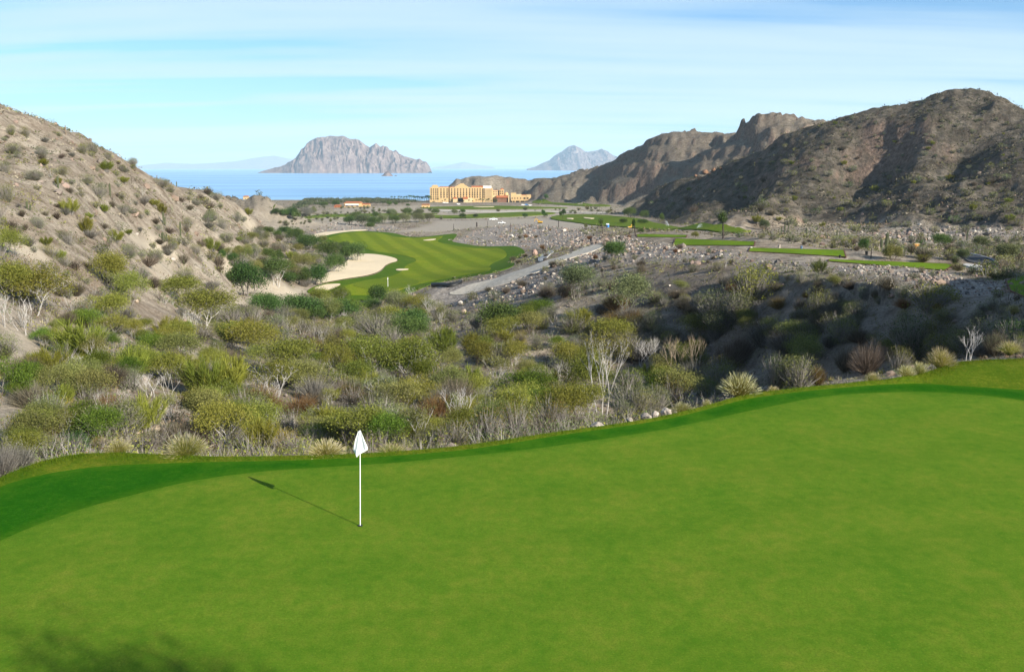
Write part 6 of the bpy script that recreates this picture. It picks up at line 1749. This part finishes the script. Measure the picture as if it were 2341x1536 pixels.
house(556, 567, 448, 457, 2.0, 'tiny ochre house on the rocky knob beside the sea', dmin=300, depth=7, wins=1)

def hut():
    g = ground_at(2096, 570, 60); s = g[1] / F
    o = link('hut', None, loc=g); tag(o, 'small bright orange block hut on a pale slab near the road', 'hut')
    M_OR = plain('orange_plaster', (0.72, 0.33, 0.06), 0.9, .1, .05)
    bmobj('wall', lambda bm: box(bm, -5.5 * s, 5.5 * s, 0, 9 * s, -.3, 12 * s), M_OR, o)
    bmobj('roof', lambda bm: box(bm, -7.2 * s, 6.0 * s, -.8 * s, 9.6 * s, 12 * s + .01, 13.2 * s), M_OCHRE2, o)
    bmobj('door', lambda bm: box(bm, 5.5 * s - .02, 5.5 * s + .05, 2 * s, 6 * s, 0, 9 * s), M_TERRA, o)
    bmobj('slab', lambda bm: box(bm, -6.5 * s, 13 * s, -2.5 * s, 10 * s, -.35, .06), M_CONC, o)
hut()

# ------------------------------------------------------------------ machines, vehicles, course furniture
M_YEL = plain('yellow_paint', (0.65, 0.36, 0.02), 0.5, 0.4, 0.08)
M_TYRE = plain('black_rubber', (0.02, 0.02, 0.02), 0.9, 0.2, 0.1)
M_GREY = plain('grey_metal', (0.18, 0.18, 0.19), 0.6, 0.4, 0.1)
M_BLUE = plain('blue_plastic', (0.05, 0.24, 0.60), 0.5, 0.4, 0.05)
def prism(bm, prof, y0, y1):
    a = [bm.verts.new((x, y0, z)) for x, z in prof]; b = [bm.verts.new((x, y1, z)) for x, z in prof]
    n = len(prof)
    bm.faces.new(a); bm.faces.new(b[::-1])
    for i in range(n): bm.faces.new((a[i], b[i], b[(i + 1) % n], a[(i + 1) % n]))
def wheel_mesh(r, w):
    bm = bmesh.new(); bmesh.ops.create_cone(bm, cap_ends=True, segments=18, radius1=r, radius2=r, depth=w)
    bmesh.ops.rotate(bm, verts=bm.verts, matrix=Matrix.Rotation(R(90), 3, 'X'))
    me = bpy.data.meshes.new('wheel'); bm.to_mesh(me); bm.free(); me.materials.append(M_TYRE)
    return me
WHEEL = wheel_mesh(.36, .24)
def vehicle(px, py, label, kind='pickup', mat=M_WHITE, rot=0.0, dmin=300, sc=1.0):
    g = ground_at(px, py, dmin)
    o = link('pickup_truck' if kind == 'pickup' else 'parked_car', None, loc=(g[0], g[1], g[2] + .05)); o.rotation_euler = (0, 0, rot); o.scale = (sc,) * 3
    tag(o, label, 'pickup' if kind == 'pickup' else 'car')
    if kind == 'pickup':
        body = [(-2.6, .45), (2.6, .45), (2.65, .95), (1.25, 1.1), (-.6, 1.1), (-.6, 1.05), (-2.6, 1.05)]; cab = [(1.2, 1.1), (.55, 1.75), (-.45, 1.78), (-.62, 1.1)]
    else:
        body = [(-2.2, .4), (2.2, .4), (2.25, .85), (1.2, 1.0), (-1.6, 1.05), (-2.25, .9)]; cab = [(1.2, 1.0), (.5, 1.5), (-1.0, 1.52), (-1.75, 1.02)]
    bmobj('body', lambda bm: prism(bm, body, -.9, .9), mat, o)
    bmobj('cabin', lambda bm: prism(bm, [(x, z + .004) for x, z in cab], -.78, .78), mat, o)
    bmobj('side_window', lambda bm: prism(bm, [(x * .82, 1.12 + (z - 1.1) * .8) for x, z in cab], -.80, .80), M_GLASS, o)
    for x in (-1.6, 1.6):
        for y in (-.85, .85):
            w = bpy.data.objects.new('wheel', WHEEL); COL.objects.link(w); w.parent = o; w.location = (x, y, .36)
    return o
vehicle(1128, 504, 'white pickup with a dark bed parked on the gravel flat', sc=1.1, rot=.1)
vehicle(1147, 512, 'white pickup partly behind the dry bush on the gravel flat', sc=.9, rot=-.2)
vehicle(1016, 465, 'white car parked at the left front of the hotel', 'car', rot=.2); vehicle(1022, 465.5, 'second white car in front of the hotel, right of the first', 'car', rot=-.1)
vehicle(1048, 468.5, 'white car on the drive below the hotel arch', 'car', rot=.5)
vehicle(1196, 470, 'white car parked below the right hotel wing', 'car', rot=.1); vehicle(1203, 469.5, 'blue car between white cars by the right hotel wing', 'car', M_BLUE); vehicle(1212, 471, 'white car at the right end of the hotel wing', 'car', rot=.2)
def excavator(px, py, label, rot=0.0, dmin=200, L=8.0, wpx=21):
    g = ground_at(px, py, dmin); sc = wpx * g[1] / F / 9.0
    o = link('excavator', None, loc=g); o.rotation_euler = (0, 0, rot); o.scale = (sc,) * 3
    tag(o, label, 'excavator')
    for y in (-1.3, 1.3):
        bmobj('track', lambda bm: prism(bm, [(-2.1, .35), (-1.8, .05), (1.8, .05), (2.1, .35), (2.1, .7), (1.8, .95), (-1.8, .95), (-2.1, .7)], y - .3, y + .3), M_TYRE, o)
    bmobj('house', lambda bm: prism(bm, [(-2.6, 1.05), (1.5, 1.05), (1.5, 1.7), (.2, 2.0), (-2.4, 2.1), (-2.7, 1.8)], -1.35, 1.35), M_YEL, o)
    c = bmobj('cab', lambda bm: prism(bm, [(.25, 1.72), (1.75, 1.5), (1.6, 2.9), (1.2, 3.1), (.25, 3.1)], -1.3, -.2), M_YEL, o)
    bmobj('window', lambda bm: prism(bm, [(.45, 2.0), (1.6, 1.95), (1.5, 2.8), (.45, 2.85)], -1.33, -.17), M_GLASS, c)
    def arm(bm, pts, w):
        for (ax, az), (bx, bz) in zip(pts[:-1], pts[1:]):
            d = Vector((bx - ax, bz - az)).normalized(); nx, nz = -d.y * w, d.x * w
            prism(bm, [(ax + nx, az + nz), (ax - nx, az - nz), (bx - nx * .8, bz - nz * .8), (bx + nx * .8, bz + nz * .8)], .1, .55)
    bmobj('boom', lambda bm: arm(bm, [(1.2, 1.7), (2.6, 4.2), (4.6, 4.3)], .28), M_YEL, o)
    bmobj('arm', lambda bm: arm(bm, [(4.4, 4.6), (5.3, 1.6)], .2), M_YEL, o)
    bmobj('bucket', lambda bm: prism(bm, [(5.0, 1.7), (5.7, 1.5), (5.6, .5), (4.8, .3), (4.4, .9)], -.2, .85), M_GREY, o)
excavator(1234, 511, 'yellow excavator working on the gravel flat below the hotel', 2.9)
excavator(1440, 522, 'yellow excavator half behind the leaning trunk near the farthest tee', .3, wpx=18)
def toilet():
    g = ground_at(1389, 520, 200); s = g[1] / F
    o = link('portable_toilet', None, loc=g); tag(o, 'blue portable toilet with a white roof beside the far fairway', 'toilet')
    w, h = 3.3 * s, 9 * s
    bmobj('cabin', lambda bm: box(bm, -w, w, -w, w, 0, h * .72), M_BLUE, o); bmobj('door', lambda bm: box(bm, -w * .95, -w * .1, -w - .05, -w, h * .05, h * .66), M_BLACK, o)
    bmobj('roof', lambda bm: prism(bm, [(-w * 1.06, h * .725), (w * 1.06, h * .725), (w * .9, h * .95), (-w * .9, h * .95)], -w * 1.05, w * 1.05), M_WHITE, o)
toilet()
def bin_(px, py, hp, mat, label):
    g = ground_at(px, py, 60); h = hp * g[1] / F
    def fn(bm):
        bmesh.ops.create_cone(bm, cap_ends=True, segments=14, radius1=h * .36, radius2=h * .45, depth=h)
        bmesh.ops.translate(bm, verts=bm.verts, vec=(0, 0, h / 2))
    o = link('litter_bin', None, loc=g); tag(o, label, 'bin')
    bmobj('drum', fn, mat, o)
    def lid(bm):
        bmesh.ops.create_cone(bm, cap_ends=True, segments=14, radius1=h * .48, radius2=h * .3, depth=h * .14); bmesh.ops.translate(bm, verts=bm.verts, vec=(0, 0, h * 1.075))
    bmobj('lid', lid, mat, o)
bin_(1981, 583, 8, M_BLACK, 'black bin behind the nearest tee, beside a dark post')
bin_(1920, 590, 6, M_BLACK, 'small black ball washer at the left end of the nearest tee')
bin_(1832, 569, 6, plain('blue_grey_plastic', (.10, .16, .26)), 'blue-grey bin behind the striped tee with the boulder')
bin_(1781, 567, 7, M_PALE, 'pale bin beside the path behind the striped tee')
def liner():
    pts = [hit(px, py, 100) for px, py in ((986, 655), (1004, 654), (1024, 656), (1042, 653), (1056, 648))]
    v, f = [], []
    for i, p in enumerate(pts):
        for dz, dy in ((.05, -1.2), (.75, -.4), (.9, .4), (.1, 1.6)): v.append((p[0], p[1] + dy, p[2] + dz))
    me = mesh_from('liner_strip', v, grid_faces(len(pts), 4)); o = link('liner_strip', me, M_BLACK)
    md = o.modifiers.new('t', 'SOLIDIFY'); md.thickness = .06
    tag(o, 'curled black liner strip on the grey gravel beside the lower green', 'liner')
liner()
def road_kerb():
    e = [(2205, 578.5), (2240, 587), (2265, 594.5), (2285, 606)]
    h = hits(e, 60); v = []
    for (a, b, c) in h:
        for dx_, dz in ((-.12, -.1), (-.12, .22), (.12, .22), (.12, -.1)): v.append((a + dx_, b, c + dz + .1))
    me = mesh_from('kerb', v, grid_faces(len(h), 4), False); o = link('kerb', me, M_KERB); tag(o, kind='structure')
road_kerb()
def sprinkler(px, py, wpx, hpx, seed):
    g = ground_at(px, py, 250); s = g[1] / F; rs = RS(seed); n = 2600
    t = rs.rand(n) ** .8; sgn = -1 if seed % 2 else 1
    x = sgn * t * wpx * s; z = hpx * s * (1 - (1 - t) ** 2) + 0.2
    spread = .15 + t * 1.4
    c = np.stack([x, rs.normal(size=n) * spread, z - np.abs(rs.normal(size=n)) * spread * (.6 + 1.5 * t)], 1)
    c[:, 2] = np.maximum(c[:, 2], .05)
    v, f = leaf_quads(rs, c, .09, 0)
    t_ = NT('water_spray'); t_.color((.8, .85, .9)); t_.b.inputs['Alpha'].default_value = .10
    o = link('sprinkler_spray', mesh_from('sprinkler_spray', v, f, False), t_.m, loc=g); tag(o, kind='stuff')
sprinkler(1530, 519, 9, 14, 1); sprinkler(1592, 524, 12, 11, 2)

# tree behind the tee whose shadow falls on the bottom left of the green
g = (15.0, -7.2, float(base_tps(np.array([15.0]), np.array([-7.2]))[0]))
plant('acacia', g, 8.6, 'olive', 'grey', 0.44, 'tall feathery tree beside the high tee, its shadow reaching the lower left green', None)
